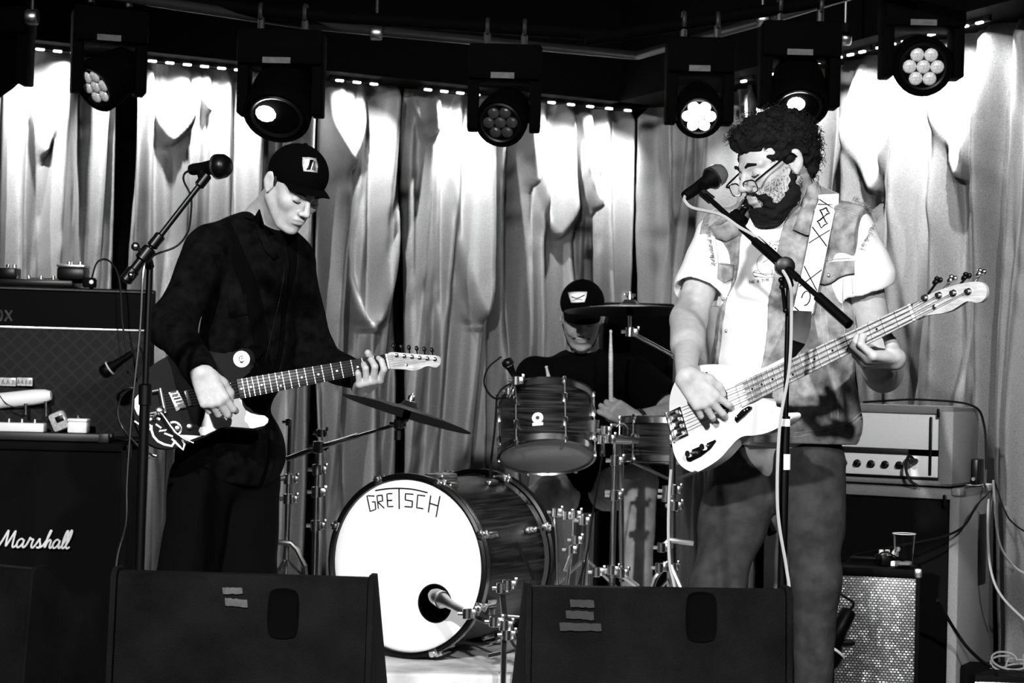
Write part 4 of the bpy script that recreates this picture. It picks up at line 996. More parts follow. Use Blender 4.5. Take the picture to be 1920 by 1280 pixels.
# snare stand
t = thing('snare_stand', 'chrome tripod stand under the half hidden snare drum', 'drum stand', (cs.x, cs.y, ZR))
b = MB(); b.tube([Vector((cs.x, cs.y, ZR+.1)), Vector((cs.x, cs.y, cs.z-.1))], .011); b.build('pole', 'chrome', t)
for k in range(3):
    a = .4+k*2*PI/3; e = Vector((cs.x+.17*math.cos(a), cs.y+.17*math.sin(a), cs.z-.082)); b = MB(); b.tube([Vector((cs.x, cs.y, cs.z-.14)), e, e+Vector((.02*math.cos(a), .02*math.sin(a), .03))], .006); b.build('basket_arm', 'chrome', t)
tripod(t, (cs.x, cs.y, 0), .2, .16, .9)
joint(t, (cs.x, cs.y, ZR+.24))
# floor tom at the right of the bass drum, mostly hidden
def stand(label, px, Y, ytop, spread, joints, yaw=0., name='cymbal_stand', r=.0115, th=.18):
    p = W(px, 900, Y); zt_ = W(px, ytop, Y).z
    t = thing(name, label, 'stand', (p.x, Y, ZR)); b = MB()
    zj = [W(px, j, Y).z for j in joints]+[ZR+.08]; zz = [zt_]+zj
    for i in range(len(zz)-1):
        b = MB(); b.tube([(p.x, Y, zz[i+1]), (p.x, Y, zz[i])], r-.0022*(len(zz)-2-i)/max(1, len(zz)-2)-.002, 10); b.build('pole', 'chrome' , t)
    for z in zj[:-1]: joint(t, (p.x, Y, z))
    tripod(t, (p.x, Y, 0), th, spread, yaw)
    return t, Vector((p.x, Y, 0))
def cymbal(c, r, nrm, label, m):
    n_ = Vector(nrm).normalized(); M_ = Matrix.Translation(c) @ n_.to_track_quat('Z', 'Y').to_matrix().to_4x4()
    t = thing('cymbal', label, 'cymbal', c, 'cymbals')
    b = MB(M_); b.lathe([(.006, .028), (.02, .027), (r*.13, .014), (r*.18, .008), (r*.55, 0), (r, -.014), (r, -.0155), (r*.55, -.0015), (r*.18, .0065), (.006, .026)], None, 56, False); b.build('cymbal_plate', m, t)
    b = MB(M_); b.lathe([(.004, -.03), (.012, -.028), (.012, -.002), (.005, 0)], None, 12); b.build('felt_washer', 'black_cloth', t)
    b = MB(M_); b.tube([(0, 0, -.03), (0, 0, .055)], .004); b.lathe([(.0, .03), (.013, .032), (.013, .046), (.006, .05), (.006, .055), (0, .056)], None, 12); b.box((-.022, -.003, .038), (.022, .003, .05), .002); b.build('wing_nut', 'chrome', t)
m = mat('cymbal_bronze', .14, .38, .9, bump=.2, bscale=60); mat('cymbal_dark', .010, .5, .3, bump=.2, bscale=60)
# left crash on a boom
cc = W(765, 768, 6.15); cymbal(cc, .215, (.26, .10, .95), 'dark crash cymbal tilted under the guitar headstock', 'cymbal_dark')
t, pb = stand('tall boom cymbal stand left of the bass drum', 594, 6.30, 838, .19, (880, 922, 985), 1.5)
jA = W(597, 838, 6.25); bA = W(538, 860, 6.28); bB = W(746, 795, 6.16)
mline('boom_arm', [bA, jA, W(640, 826, 6.22), W(672, 816, 6.21)], .0085, 'chrome', t); mline('boom_rod', [W(640, 826, 6.22), bB], .0055, 'chrome', t)
joint(t, jA, .018); joint(t, bB, .014); mline('tilter', [bB, cc-Vector((0, 0, .03))], .006, 'chrome', t); mline('counterweight', [bB+Vector((0, 0, -.02)), bB+Vector((0, 0, -.05))], .011, 'dark_chrome', t)
joint(t, W(600, 812, 6.25), .012)
# straight stand further left with hi hat pedal
t, ph_ = stand('thin chrome stand between the guitarist legs and the boom stand', 541, 6.45, 790, .24, (898, 935), .2, th=.26)
joint(t, W(541, 791, 6.45), .011, False)
mline('side_clamp', [W(541, 893, 6.45), W(524, 898, 6.44)], .009, 'chrome', t)
t = thing('hi_hat_pedal', 'chrome folded tripod top glinting behind the guitarist legs', 'pedal', W(520, 1062, 6.4))
pz0 = W(500, 1018, 6.4)
b = MB(); b.tube([pz0, W(522, 1016, 6.4), W(545, 1018, 6.4), W(556, 1030, 6.4), W(572, 1062, 6.38)], .009); b.box(tuple(pz0-Vector((.012, .02, .015))), tuple(pz0+Vector((.02, .02, .015))), .004); b.build('frame', 'chrome', t)
q_ = W(572, 1062, 6.38); b = MB(); b.tube([q_, Vector((q_.x+.03, q_.y, ZR+.005))], .008); b.tube([pz0, Vector((pz0.x-.02, pz0.y, .01))], .008); b.build('leg', 'chrome', t)
# right crash
cc = W(1181, 576, 6.85); cymbal(cc, .235, (-.02, .05, 1), 'bronze crash cymbal over the drummer, edge towards the picture', 'cymbal_bronze')
t, ps = stand('boom cymbal stand behind the bassist carrying the bronze crash cymbal', 1330, 6.95, 690, .28, (800,), .3)
jB = W(1181, 622, 6.86); mline('boom_arm', [W(1262, 666, 6.9), W(1330, 700, 6.95), W(1360, 716, 6.97)], .011, 'chrome', t); mline('boom_rod', [jB, W(1210, 638, 6.88), W(1262, 666, 6.9)], .0075, 'chrome', t)
joint(t, jB, .016); joint(t, W(1330, 700, 6.95), .018); mline('tilter', [jB, cc-Vector((0, 0, .03))], .006, 'chrome', t)
# hi hat stand right of the tom with clutch cluster
t, p_ = stand('chrome double stand with glinting clamps right of the rack tom', 1152, 6.35, 822, .26, (863, 928, 1072), 1.1, 'tom_stand', .013)
mline('side_pole', [W(1164, 826, 6.4), W(1166, 1090, 6.4)], .009, 'chrome', t)
for x, y in ((1133, 806), (1140, 822), (1126, 824)): joint(t, W(x, y, 6.33), .013)
mline('clamp_arm', [W(1128, 820, 6.33), W(1150, 820, 6.34), W(1196, 826, 6.36)], .010, 'chrome', t); mline('clamp_arm', [W(1146, 828, 6.34), W(1184, 829, 6.35)], .007, 'chrome', t)
mline('cross_bar', [W(1142, 864, 6.35), W(1168, 864, 6.35)], .005, 'chrome', t); mline('cross_bar', [W(1134, 921, 6.35), W(1164, 921, 6.35)], .005, 'chrome', t)
mline('spring_loop', spline([W(1156, 800, 6.36), W(1166, 793, 6.36), W(1176, 802, 6.36), W(1177, 815, 6.36)], 6), .003, 'chrome', t)
# bass drum pedal and snare hardware cluster right of the bass drum
def cluster(label, name, pts, balls, cat, zf=ZR):
    base = pts[0][-1]; t = thing(name, label, cat, Vector((base.x, base.y, zf)))
    for q in pts: mline('rod', q, .007, 'chrome', t)
    for q in balls: joint(t, q, .013)
    return t
cluster('chrome percussion clamps clustered right of the bass drum shell', 'percussion_rack', [[W(1040, 968, 6.3), W(1044, 1010, 6.3), W(1046, 1095, 6.3)], [W(1076, 965, 6.3), W(1075, 1005, 6.3), W(1062, 1095, 6.3)], [W(1038, 966, 6.3), W(1094, 966, 6.3)], [W(1058, 1070, 6.3), W(1072, 1032, 6.3)]],
        [W(1040, 960, 6.29), W(1060, 966, 6.29), W(1076, 964, 6.29), W(1092, 976, 6.29), W(1068, 1030, 6.29), W(1078, 1012, 6.29)], 'drum stand')
t = thing('floor_tom_leg_stand', 'bent chrome stand leg before the light trousered knee of the drummer', 'drum stand', W(1235, 1095, 6.2))
for q in ([W(1270, 1100, 6.2), W(1262, 1058, 6.2), W(1248, 1056, 6.2), W(1228, 1085, 6.2), W(1212, 1130, 6.2)], [W(1258, 1060, 6.2), W(1280, 1110, 6.18)], [W(1116, 1068, 6.2), W(1150, 1070, 6.2), W(1172, 1082, 6.2), W(1196, 1100, 6.2)]): mline('rod', q, .009, 'chrome', t)
for q in ((1240, 1026), (1118, 1072), (1146, 1068), (1164, 1074), (1236, 1064)): joint(t, W(q[0], q[1], 6.19), .014)
mline('rod', [W(1240, 1026, 6.2), W(1255, 1012, 6.2), W(1300, 1018, 6.2)], .009, 'chrome', t)
t = thing('cymbal_stand', 'upright chrome stand left of the bassist right leg', 'stand', W(1256, 1100, 6.3))
mline('pole', [W(1262, 840, 6.3), W(1262, 1100, 6.3)], .011, 'chrome', t)
for q in ((1250, 920), (1249, 931), (1264, 948), (1262, 918)): joint(t, W(q[0], q[1], 6.29), .015)
# bass drum microphone on its low stand
e_ = W(818, 1118, 5.88); a_ = W(872, 1148, 5.70)
dyn_mic(a_, e_+(e_-a_)*.15, .026, 'glinting bass drum microphone reaching into the port hole', m='steel', grille='dark_chrome', ring='chrome')
t = thing('microphone_stand', 'low black microphone stand with chrome parts right of the bass drum', 'microphone stand', Vector((W(945, 1235, 5.6).x, 5.62, 0)))
bx = W(945, 1235, 5.6)
mline('boom_arm', [a_, W(905, 1163, 5.66), W(945, 1172, 5.62)], .008, 'dark_chrome', t); mline('pole', [Vector((bx.x, 5.62, .01)), W(946, 1160, 5.62), W(942, 1115, 5.62)], .009, 'dark_chrome', t)
for q in ((876, 1150), (945, 1172), (950, 1190), (926, 1165), (940, 1102), (951, 1096)): joint(t, W(q[0], q[1], 5.60), .014)
mline('thumb_screw', [W(952, 1154, 5.6), W(978, 1156, 5.6)], .004, 'chrome', t)
b = MB(); b.lathe([(0, .03), (.03, .028), (.05, .012), (.055, 0), (0, 0)], Matrix.Translation((bx.x, 5.62, 0)), 28); b.build('round_base', 'black_paint', t)
q0, q1 = W(918, 1229, 5.66), W(968, 1218, 5.60)
mline('footboard_edge', [q0, q1], .007, 'steel', t)
# tom microphone
dyn_mic(W(968, 712, 6.3), W(948, 672, 6.28), .020, 'small microphone aimed at the rack tom from its rim', ring='chrome')
t = thing('microphone_clip', 'chrome rim clip holding the small tom microphone', 'clip', W(965, 725, 6.3)); mline('bent_arm', spline([W(968, 712, 6.3), W(960, 728, 6.3), W(952, 745, 6.3)], 4), .006, 'dark_chrome', t); joint(t, W(967, 713, 6.29), .013); joint(t, W(953, 733, 6.3), .010)
cable(spline([W(950, 745, 6.3), W(925, 745, 6.35), W(908, 720, 6.4), W(915, 690, 6.4), W(940, 668, 6.4)], 3), .0035, 'thin cable looping left of the rack tom')
cable([W(932, 740, 6.35), W(928, 800, 6.33), W(920, 900, 6.3), W(940, 960, 6.2), W(985, 1050, 6.1), W(1000, 1085, 6.05)], .0045, 'dark cable running down over the bass drum shell')
cable([W(1130, 850, 6.3), W(1112, 960, 6.28), W(1100, 1040, 6.25), W(1085, 1095, 6.2)], .0035, 'thin cable falling between the chrome stands')
# stick drum throne
th = W(1100, 940, 7.38); t = thing('drum_stool', 'round drum stool under the seated drummer', 'stool', (th.x, 7.38, ZR))
b = MB(); b.lathe([(0, .46), (.15, .46), (.165, .48), (.165, .51), (.15, .53), (0, .535)], Matrix.Translation((th.x, 7.38, ZR)), 28); b.build('seat', 'black_cloth', t); mline('pole', [(th.x, 7.38, ZR+.05), (th.x, 7.38, ZR+.46)], .015, 'chrome', t); tripod(t, (th.x, 7.38, 0), .2, .22, .4)
# ------------------------------------------------------------------ vocal microphones on boom stands
def mic_stand(label, basept, ztop, Y, joint_px, tail, tip, mount, r=.0105):
    t = thing('microphone_stand', label, 'microphone stand', (basept.x, basept.y, 0))
    return t
# left stand
Yl = 4.80
base = W(262, 1065, Yl); dirv = (W(280, 500, Yl)-W(262, 1060, Yl)); foot = Vector((base.x-dirv.x/dirv.z*base.z, Yl, 0)); foot.y = Yl
t = thing('microphone_stand', 'black boom microphone stand before the capped guitarist', 'microphone stand', (foot.x, Yl, 0))
topl = W(281, 500, Yl); midl = W(272, 745, Yl)
mline('lower_tube', [Vector((foot.x, foot.y, .03)), midl], .0135, 'black_plastic', t, 12); mline('upper_tube', [midl, topl], .0085, 'black_plastic', t, 12)
b = MB(); b.lathe([(.014, -.02), (.017, -.018), (.017, .03), (.012, .035)], Matrix.Translation(midl), 14); b.build('height_clutch', 'black_plastic', t)
b = MB(); b.lathe([(0, 0), (.13, 0), (.13, .012), (.02, .03), (0, .03)], Matrix.Translation((foot.x, foot.y, 0)), 32); b.build('round_base', 'black_paint', t)
tl_, tp_ = W(243, 516, 4.76), W(381, 338, 4.80)
mline('boom_arm', [tl_, tl_+(tp_-tl_)*.28], .0125, 'black_plastic', t, 10); mline('boom_arm', [tl_+(tp_-tl_)*.28, tp_], .0075, 'black_plastic', t, 10)
jp = tl_+(tp_-tl_)*.22
for q, rr in ((jp, .019), (tl_+(tp_-tl_)*.36, .014), (tp_, .013), (tl_, .016)):
    dv = (tp_-tl_).normalized(); b = MB(); b.lathe([(rr*.7, -.02), (rr, -.016), (rr, .016), (rr*.7, .02)], Matrix.Translation(q) @ dv.to_track_quat('Z', 'Y').to_matrix().to_4x4(), 12); b.build('boom_collar', 'black_plastic', t)
mline('swivel', [topl, jp], .012, 'black_plastic', t); b = MB(); b.tube([jp, jp+Vector((-.022, -.012, .016))], .005); b.ball(tuple(jp+Vector((-.024, -.013, .018))), (.011, .008, .011)); b.build('wing_screw', 'dark_chrome', t); b = MB(); b.ball(tuple(tl_+Vector((.006, -.012, .0))), .009); b.build('end_cap', 'dark_chrome', t)
m0, m1 = W(358, 318, 4.84), W(430, 310, 4.78)
dyn_mic(m0, m1, .031, 'black ball head vocal microphone left of the guitarist cap')
mline('mic_clip', [tp_, W(378, 328, 4.81), W(384, 316, 4.82)], .012, 'black_plastic', t)
cable([m0]+[W(x, y, 4.80-.04*(y > 480)) for x, y in ((346, 326), (345, 340), (358, 368), (358, 400), (352, 435), (330, 462), (290, 478), (270, 500), (262, 620), (248, 760), (238, 900), (236, 980), (218, 1050), (212, 1180))], .0030, 'microphone cable winding down the left boom stand', 'dark_chrome')
# right stand
Yr = 4.70
topr = W(1479, 535, Yr); low = W(1466, 1110, Yr); dv = (topr-low); foot = Vector((low.x-dv.x/dv.z*low.z, Yr, 0)); midr = W(1473, 780, Yr)
t = thing('microphone_stand', 'black boom microphone stand crossing in front of the bassist', 'microphone stand', (foot.x, Yr, 0))
mline('lower_tube', [Vector((foot.x, Yr, .03)), midr], .0115, 'black_plastic', t, 12); mline('upper_tube', [midr, topr], .0070, 'black_plastic', t, 12)
for y0, y1 in ((785, 799), (851, 880)):
    b = MB(); a_, e_ = W(1472.5, y1, Yr), W(1473, y0, Yr); b.tube([a_, e_], .0122, 14); b.build('tape_band', 'white', t)['label'] = 'band of white tape'
b = MB(); b.lathe([(0, 0), (.13, 0), (.13, .012), (.02, .03), (0, .03)], Matrix.Translation((foot.x, foot.y, 0)), 32); b.build('round_base', 'black_paint', t)
tl_, tp_ = W(1592, 608, 4.50), W(1318, 362, 4.88); dd = tp_-tl_
mline('boom_arm', [tl_, tp_], .0068, 'black_plastic', t, 10)
mline('counterweight', [tl_, tl_+dd*.2], .0125, 'black_plastic', t, 14)
mline('thick_sleeve', [tl_+dd*.42, tl_+dd*.62], .0135, 'black_plastic', t, 12); mline('middle_sleeve', [tl_+dd*.33, tl_+dd*.72], .0095, 'black_plastic', t, 12)
jp = tl_+dd*.42
b = MB(); b.lathe([(.02, -.014), (.024, -.012), (.024, .012), (.02, .014)], Matrix.Translation(jp) @ Matrix.Rotation(PI/2, 4, 'X'), 16); b.build('swivel_joint', 'black_plastic', t)
mline('swivel_neck', [topr, jp], .013, 'black_plastic', t)
hl = W(1465, 525, Yr-.03); b = MB(); b.ball(tuple(hl), .008); b.ball(tuple(W(1466, 538, Yr-.03)), .007); b.tube([hl, W(1468, 545, Yr-.02), W(1472, 580, Yr-.015)], .005); b.ball(tuple(W(1473, 582, Yr-.02)), .007); b.build('clutch_lever', 'black_plastic', t)
q = W(1385, 410, 4.80); b = MB(); b.lathe([(.014, -.02), (.017, -.018), (.017, .02), (.012, .025)], Matrix.Translation(q) @ dd.to_track_quat('Z', 'Y').to_matrix().to_4x4(), 14); b.tube([q, q+Vector((.012, -.01, .022))], .009); b.ball(tuple(q+Vector((.014, -.012, .026))), (.012, .012, .008)); b.build('angle_screw', 'black_plastic', t)
m0, m1 = W(1284, 368, 4.90), W(1357, 320, 4.97)
dyn_mic(m0, m1, .030, 'vocal microphone with grey ball grille in front of the bassist glasses', grille='mic_mesh' if 'mic_mesh' in MATS else 'lens_grey')
mline('mic_clip', [W(1335, 376, 4.875), W(1318, 362, 4.88), W(1316, 348, 4.915)], .012, 'black_plastic', t)
cable([m0]+[W(x, y, Y) for x, y, Y in ((1284, 376, 4.88), (1300, 390, 4.86), (1350, 402, 4.80), (1385, 425, 4.76), (1425, 450, 4.72), (1455, 490, 4.67), (1480, 530, 4.63), (1484, 580, 4.65), (1480, 690, 4.66), (1462, 800, 4.66), (1458, 950, 4.66), (1474, 1060, 4.67), (1480, 1110, 4.67), (1478, 1200, 4.69))], .0042, 'pale microphone cable running down the right boom stand', 'cable_pale')
cable([W(1258, 880, 5.3), W(1256, 905, 5.3), W(1254, 935, 5.28), W(1253, 1000, 5.25), W(1256, 1060, 5.22), W(1266, 1110, 5.2), W(1270, 1200, 5.2)], .0042, 'white instrument cable hanging from the white bass', 'cable_pale')
# dark microphone hanging before the combo amplifier
t, _, _ = dyn_mic(W(1592, 1145, 5.60), W(1536, 1250, 5.55), .050, 'black instrument microphone with bright ring before the sparkle grille', m='black_plastic', grille='black_plastic', ring='white')
t = thing('microphone_stand', 'short black stand of the microphone at the sparkle grille', 'microphone stand', (W(1545, 1250, 5.55).x, 5.55, 0))
mline('pole', [(W(1560, 1250, 5.55).x, 5.55, .01), W(1560, 1215, 5.55), W(1584, 1180, 5.57)], .009, 'black_plastic', t)
b = MB(); b.box(tuple(W(1556, 1192, 5.57)-Vector((.02, .01, .03))), tuple(W(1598, 1218, 5.57)+Vector((.01, .02, .03))), .014); b.build('stand_clamp', 'black_plastic', t)
cable([W(1592, 1145, 5.6), W(1600, 1130, 5.6), W(1575, 1112, 5.62), W(1558, 1090, 5.65), W(1556, 1075, 5.65)], .004, 'thin cable rising from the microphone at the sparkle grille')
# folded guitar stand between the bassist legs
t = thing('guitar_stand', 'black folded guitar stand seen between the bassist legs', 'guitar stand', (W(1425, 1000, 5.85).x, 5.85, 0))
gx = W(1425, 1000, 5.85).x
mline('upright', [(gx, 5.85, .05), W(1424, 960, 5.85)], .016, 'black_plastic', t); mline('rubber_arm', [W(1424, 950, 5.85), W(1436, 975, 5.83), W(1448, 1000, 5.81)], .016, 'black_rubber', t); mline('rubber_arm', [W(1428, 965, 5.85), W(1414, 1000, 5.85)], .014, 'black_rubber', t)
for s in (-1, 1): mline('leg', [(gx, 5.85, .35), (gx+s*.16, 5.9, .01)], .011, 'black_plastic', t)
# ------------------------------------------------------------------ the two guitars
class Plane:
    """instrument plane: x along the neck, z out of the front"""
    def __init__(s, p0, p1, Y0, length, sign, nhint):
        f = lambda Y1: (W(*p1, Y1)-W(*p0, Y0)).length-length
        ys = [Y0+sign*k*.002 for k in range(0, 600)]
        Y1 = min(ys, key=lambda y: abs(f(y)))
        s.o = W(*p0, Y0); e = W(*p1, Y1); x = (e-s.o).normalized(); n = Vector(nhint); n = (n-x*n.dot(x)).normalized(); y = n.cross(x)
        s.M = Matrix((x, y, n)).transposed().to_4x4(); s.M.translation = s.o; s.x, s.y, s.n = x, y, n
    def loc(s, px, py, z=0.):
        d = CR @ Vector(((px-960)/FPX, (640-py)/FPX, -1)); o = s.o+s.n*z
        t = (o-CAMP).dot(s.n)/d.dot(s.n); q = s.M.inverted() @ (CAMP+d*t); return (q.x, q.y)
    def at(s, x, y, z=0): return s.M @ Vector((x, y, z))
def fret_x(scale, n, bridge=0.): return bridge+scale*(.5**(n/12.))
mat('fret_wire', .8, .25, .8); mat('pearl', .8, .3); mat('ebony', .006, .35, spec=.3); mat('guitar_black', .0010, .5, spec=.08)
mat('string_steel', .55, .3, 1.)
BP = Plane((1274, 790), (1713, 586), 5.22, .81, -1, (-.42, -.88, .10))
t = thing('bass_guitar', 'white electric bass with pale neck held by the bearded man', 'bass guitar', BP.at(.1, -.15, -.02))
out = [(1305, 687), (1328, 683), (1360, 684), (1395, 690), (1428, 690), (1455, 678), (1474, 668), (1480, 674), (1470, 690), (1450, 705), (1432, 718), (1424, 735), (1431, 748), (1438, 760), (1442, 770), (1452, 775), (1466, 775), (1481, 774), (1484, 782), (1474, 792), (1458, 802), (1438, 811), (1414, 816), (1396, 817), (1382, 824), (1367, 840), (1351, 858), (1330, 873), (1308, 884), (1293, 883), (1277, 873), (1267, 858), (1261, 838), (1257, 800), (1255, 762), (1258, 735), (1268, 712), (1284, 696)]
po = spline2([BP.loc(x, y) for x, y in out], 3, True)
b = MB(BP.M); b.prism(po, -.044, 0, None, .007); b.build('body', 'white_gloss', t)
# split pickup, mini pickup plate and control plate
def plate(P, pxs, z0, z1, m, name, parent, bev=.0, sm=False):
    q = [P.loc(x, y) for x, y in pxs]
    if sm: q = spline2(q, 3, True)
    b = MB(P.M); b.prism(q, z0, z1, None, bev); return b.build(name, m, parent)
pk = plate(BP, [(1351, 736), (1360, 731), (1364, 735), (1367, 772), (1363, 781), (1355, 775), (1352, 750)], .001, .009, 'black_plastic', 'pickup', t, .001)
for y in (747, 758, 769):
    b = MB(); b.tube([BP.at(*BP.loc(1352.5, y+2), .0098), BP.at(*BP.loc(1366, y-2), .0098)], .0011, 5); b.build('pole_line', 'fret_wire', pk)
p2 = plate(BP, [(1381, 788), (1385, 791), (1399, 779), (1411, 767), (1411, 762), (1406, 761), (1394, 768), (1381, 782)], .001, .008, 'black_plastic', 'pickup', t, .001)
for x, y in ((1385, 781), (1400, 769), (1405, 767)):
    b = MB(); b.ball(tuple(BP.at(*BP.loc(x, y), .009)), .0022); b.build('screw', 'fret_wire', p2)
cp = plate(BP, [(1288, 860), (1288, 847), (1310, 838), (1342, 824), (1344, 827), (1334, 841), (1316, 855), (1296, 865), (1290, 864)], .001, .004, 'black_plastic', 'control_plate', t, .001)
for x, y in ((1298, 850), (1325, 837)):
    q = BP.loc(x, y); b = MB(BP.M @ Matrix.Translation((q[0], q[1], .004))); b.lathe([(.0100, 0), (.0100, .012), (.009, .016), (0, .016)], None, 18); b.build('control_knob', 'chrome', t)
q = BP.loc(1271, 795)
m_ = BP.M @ Matrix.Translation((q[0], q[1], 0))
b = MB(m_); b.box((-.024, -.042, .0), (-.020, .042, .014), .001); b.box((-.024, -.042, 0), (.028, .042, .003), .001); b.build('bridge_plate', 'chrome', t)
for k in range(4):
    y = -.030+.020*k; b = MB(m_); b.lathe([(.006, 0), (.006, .022)], Matrix.Translation((-.004, y, .010)) @ Matrix.Rotation(PI/2, 4, 'Y'), 10); b.tube([(-.022, y, .009), (-.004, y, .01)], .0015); b.build('saddle', 'chrome', t)
# writing on the upper bout
def writing(P, text, px0, py0, px1, py1, hh, name, parent, r=.0013, z=.0012, m='black_plastic'):
    L = {'B': [[(0, 0), (0, 1), (.6, .95), (.6, .6), (0, .5), (.7, .4), (.65, .05), (0, 0)]], 'U': [[(0, 1), (0, .15), (.3, 0), (.6, .15), (.6, 1)]], 'R': [[(0, 0), (0, 1), (.6, .95), (.55, .5), (0, .5), (.65, 0)]],
         'N': [[(0, 0), (0, 1), (.6, .1), (.6, 1)]], 'I': [[(.2, 0), (.2, 1)]], 'T': [[(0, 1), (.7, 1)], [(.35, 1), (.35, 0)]], 'A': [[(0, 0), (.3, 1), (.6, 0)], [(.12, .4), (.5, .4)]], 'L': [[(.1, 1), (.1, 0), (.6, 0)]], ' ': [],
         'M': [[(0, 0), (.05, 1), (.35, .4), (.65, 1), (.7, 0)]], 'O': [[(.3, 0), (0, .3), (0, .7), (.3, 1), (.6, .7), (.6, .3), (.3, 0)]], 'S': [[(.6, .9), (.2, 1), (0, .75), (.6, .3), (.4, 0), (0, .1)]], 'H': [[(0, 0), (0, 1)], [(0, .5), (.6, .5)], [(.6, 0), (.6, 1)]],
         'E': [[(.6, 1), (0, 1), (0, 0), (.6, 0)], [(0, .5), (.5, .5)]], "'": [[(.2, 1), (.15, .75)]], 'Y': [[(0, 1), (.3, .5), (.6, 1)], [(.3, .5), (.3, 0)]], '&': [[(.7, 0), (.1, .8), (.4, 1), (.5, .75), (0, .3), (.25, 0), (.7, .4)]]}
    n = len(text); st = []
    for i, ch in enumerate(text):
        for s_ in L[ch]:
            l = []
            for (x, y) in s_:
                f = (i+x*.95)/n; l.append((px0+(px1-px0)*f, py0+(py1-py0)*f-y*hh))
            st.append(l)
    b = MB()
    for l in st: b.tube([P(x, y) for x, y in l], r, 5)
    return b.build(name, m, parent)
bw = lambda x, y: BP.at(*BP.loc(x, y), .0008)
writing(bw, 'BURN IT', 1291, 702, 1329, 711, 12, 'handwriting', t, .0016)
writing(bw, 'ALL', 1297, 717, 1312, 722, 11, 'handwriting', t, .0016)
# neck, frets, strings, headstock
def neck(P, t, heel, nut, wheel, wnut, scale, nf, bx, mneck, mboard, dots, nstr, zf, hpx, hz, mhead, mdot, fw):
    hx = P.loc(*heel)[0]; nx = P.loc(*nut)[0]; c0 = P.loc(*heel)[1]; c1 = P.loc(*nut)[1]
    cy = lambda x: c0+(c1-c0)*(x-hx)/(nx-hx); hw = lambda x: (wheel+(wnut-wheel)*(x-hx)/(nx-hx))/2
    b = MB(P.M); n = 12; R1 = []
    for k in range(n+1):
        x = hx-.03+(nx-hx+.05)*k/n; prof = [(-hw(x)*.98, zf-.005), (-hw(x)*.9, zf-.014), (-hw(x)*.5, zf-.022), (0, zf-.025), (hw(x)*.5, zf-.022), (hw(x)*.9, zf-.014), (hw(x)*.98, zf-.005)]
        R1.append(b.verts([(x, cy(x)+y, z) for y, z in prof]))
    for a_, c_ in zip(R1, R1[1:]):
        for i in range(6): b.face([a_[i], a_[i+1], c_[i+1], c_[i]])
    for r_ in (R1[0], R1[-1]): b.face(r_)
    b.build('neck', mneck, t)
    b = MB(P.M); b.prism([(hx, cy(hx)-hw(hx)), (nx, cy(nx)-hw(nx)), (nx, cy(nx)+hw(nx)), (hx, cy(hx)+hw(hx))], zf-.006, zf, None, .0008); fb = b.build('fretboard', mboard, t)
    for k in range(1, nf+1):
        x = bx+scale*(.5**(k/12.))
        if x < hx+.004: continue
        b = MB(P.M); b.box((x-fw/2, cy(x)-hw(x)*.98, zf), (x+fw/2, cy(x)+hw(x)*.98, zf+.0012), 0); b.build('fret', 'fret_wire', fb, False)
    for k in dots:
        x = bx+scale*(.5**((k-.5)/12.))
        if x < hx: continue
        for dy in ((0,) if k != 12 else (-.0125, .0125)):
            b = MB(P.M); b.lathe([(0, .0006), (.0032, .0006), (.0032, 0)], Matrix.Translation((x, cy(x)+dy, zf)), 12, False); b.build('inlay_dot', mdot, fb)
    b = MB(P.M); b.box((nx-.001, cy(nx)-hw(nx), zf-.004), (nx+.004, cy(nx)+hw(nx), zf+.003), .0005); b.build('nut', 'pearl', t)
    q = [P.loc(x, y, hz) for x, y in hpx]; b = MB(P.M); b.prism(spline2(q, 3, True), hz-.014, hz, None, .0015); b.build('headstock', mhead, t)
    return cy, hw, nx, hx
hb = [(1710, 573), (1722, 563), (1736, 555), (1758, 545), (1784, 536), (1805, 531), (1826, 528), (1841, 530), (1849, 541), (1848, 556), (1839, 566), (1828, 567), (1817, 564), (1806, 568), (1797, 574), (1777, 585), (1744, 590), (1726, 594), (1716, 599)]
cy, hw, nx, hx = neck(BP, t, (1402, 735), (1713, 586), .062, .043, .81, 20, 0., 'wood_light', 'wood_light', (3, 5, 7, 9, 12, 15, 17, 19), 4, .010, hb, .003, 'wood_light', 'ebony', .0022)
tn = [(1736, 558), (1762, 553), (1789, 549), (1817, 546)]
for k in range(4):
    q = BP.loc(*tn[k], .003); yn = cy(nx)+hw(nx)*(.75-.5*k)
    b = MB(); b.tube([BP.at(0, .030-.020*k, .014), BP.at(hx, cy(hx)+hw(hx)*(.72-.48*k), .0165), BP.at(nx, yn, .0135), BP.at(q[0], q[1], .009)], .0009, 5); b.build('string', 'ebony', t)
    b = MB(BP.M @ Matrix.Translation((q[0], q[1], .003))); b.lathe([(.0085, 0), (.0085, .002), (.0045, .003), (.0045, .012), (.006, .013), (0, .014)], None, 14); b.build('tuning_post', 'chrome', t)
    p = BP.loc(*((1758, 527), (1785, 524), (1812, 519), (1839, 512))[k], -.01)
    b = MB(); b.tube([BP.at(q[0], q[1]+.01, -.012), BP.at(p[0], p[1], -.010)], .003, 6)
    mk = Matrix.Translation(BP.at(p[0], p[1], -.010)) @ frame(BP.x, BP.n+BP.y*.0)
    b.ball((-.007, 0, .0), (.009, .007, .005), mk, 10); b.ball((.007, 0, .0), (.009, .007, .005), mk, 10); b.ball((0, .007, 0), (.007, .006, .005), mk, 10); b.build('tuning_key', ('black_plastic', 'chrome', 'black_plastic', 'chrome')[k], t)
q = BP.loc(1753, 575, .003); b = MB(BP.M @ Matrix.Translation((q[0], q[1], .003))); b.lathe([(.006, 0), (.006, .004), (.003, .006), (0, .006)], None, 12); b.build('string_guide', 'chrome', t)
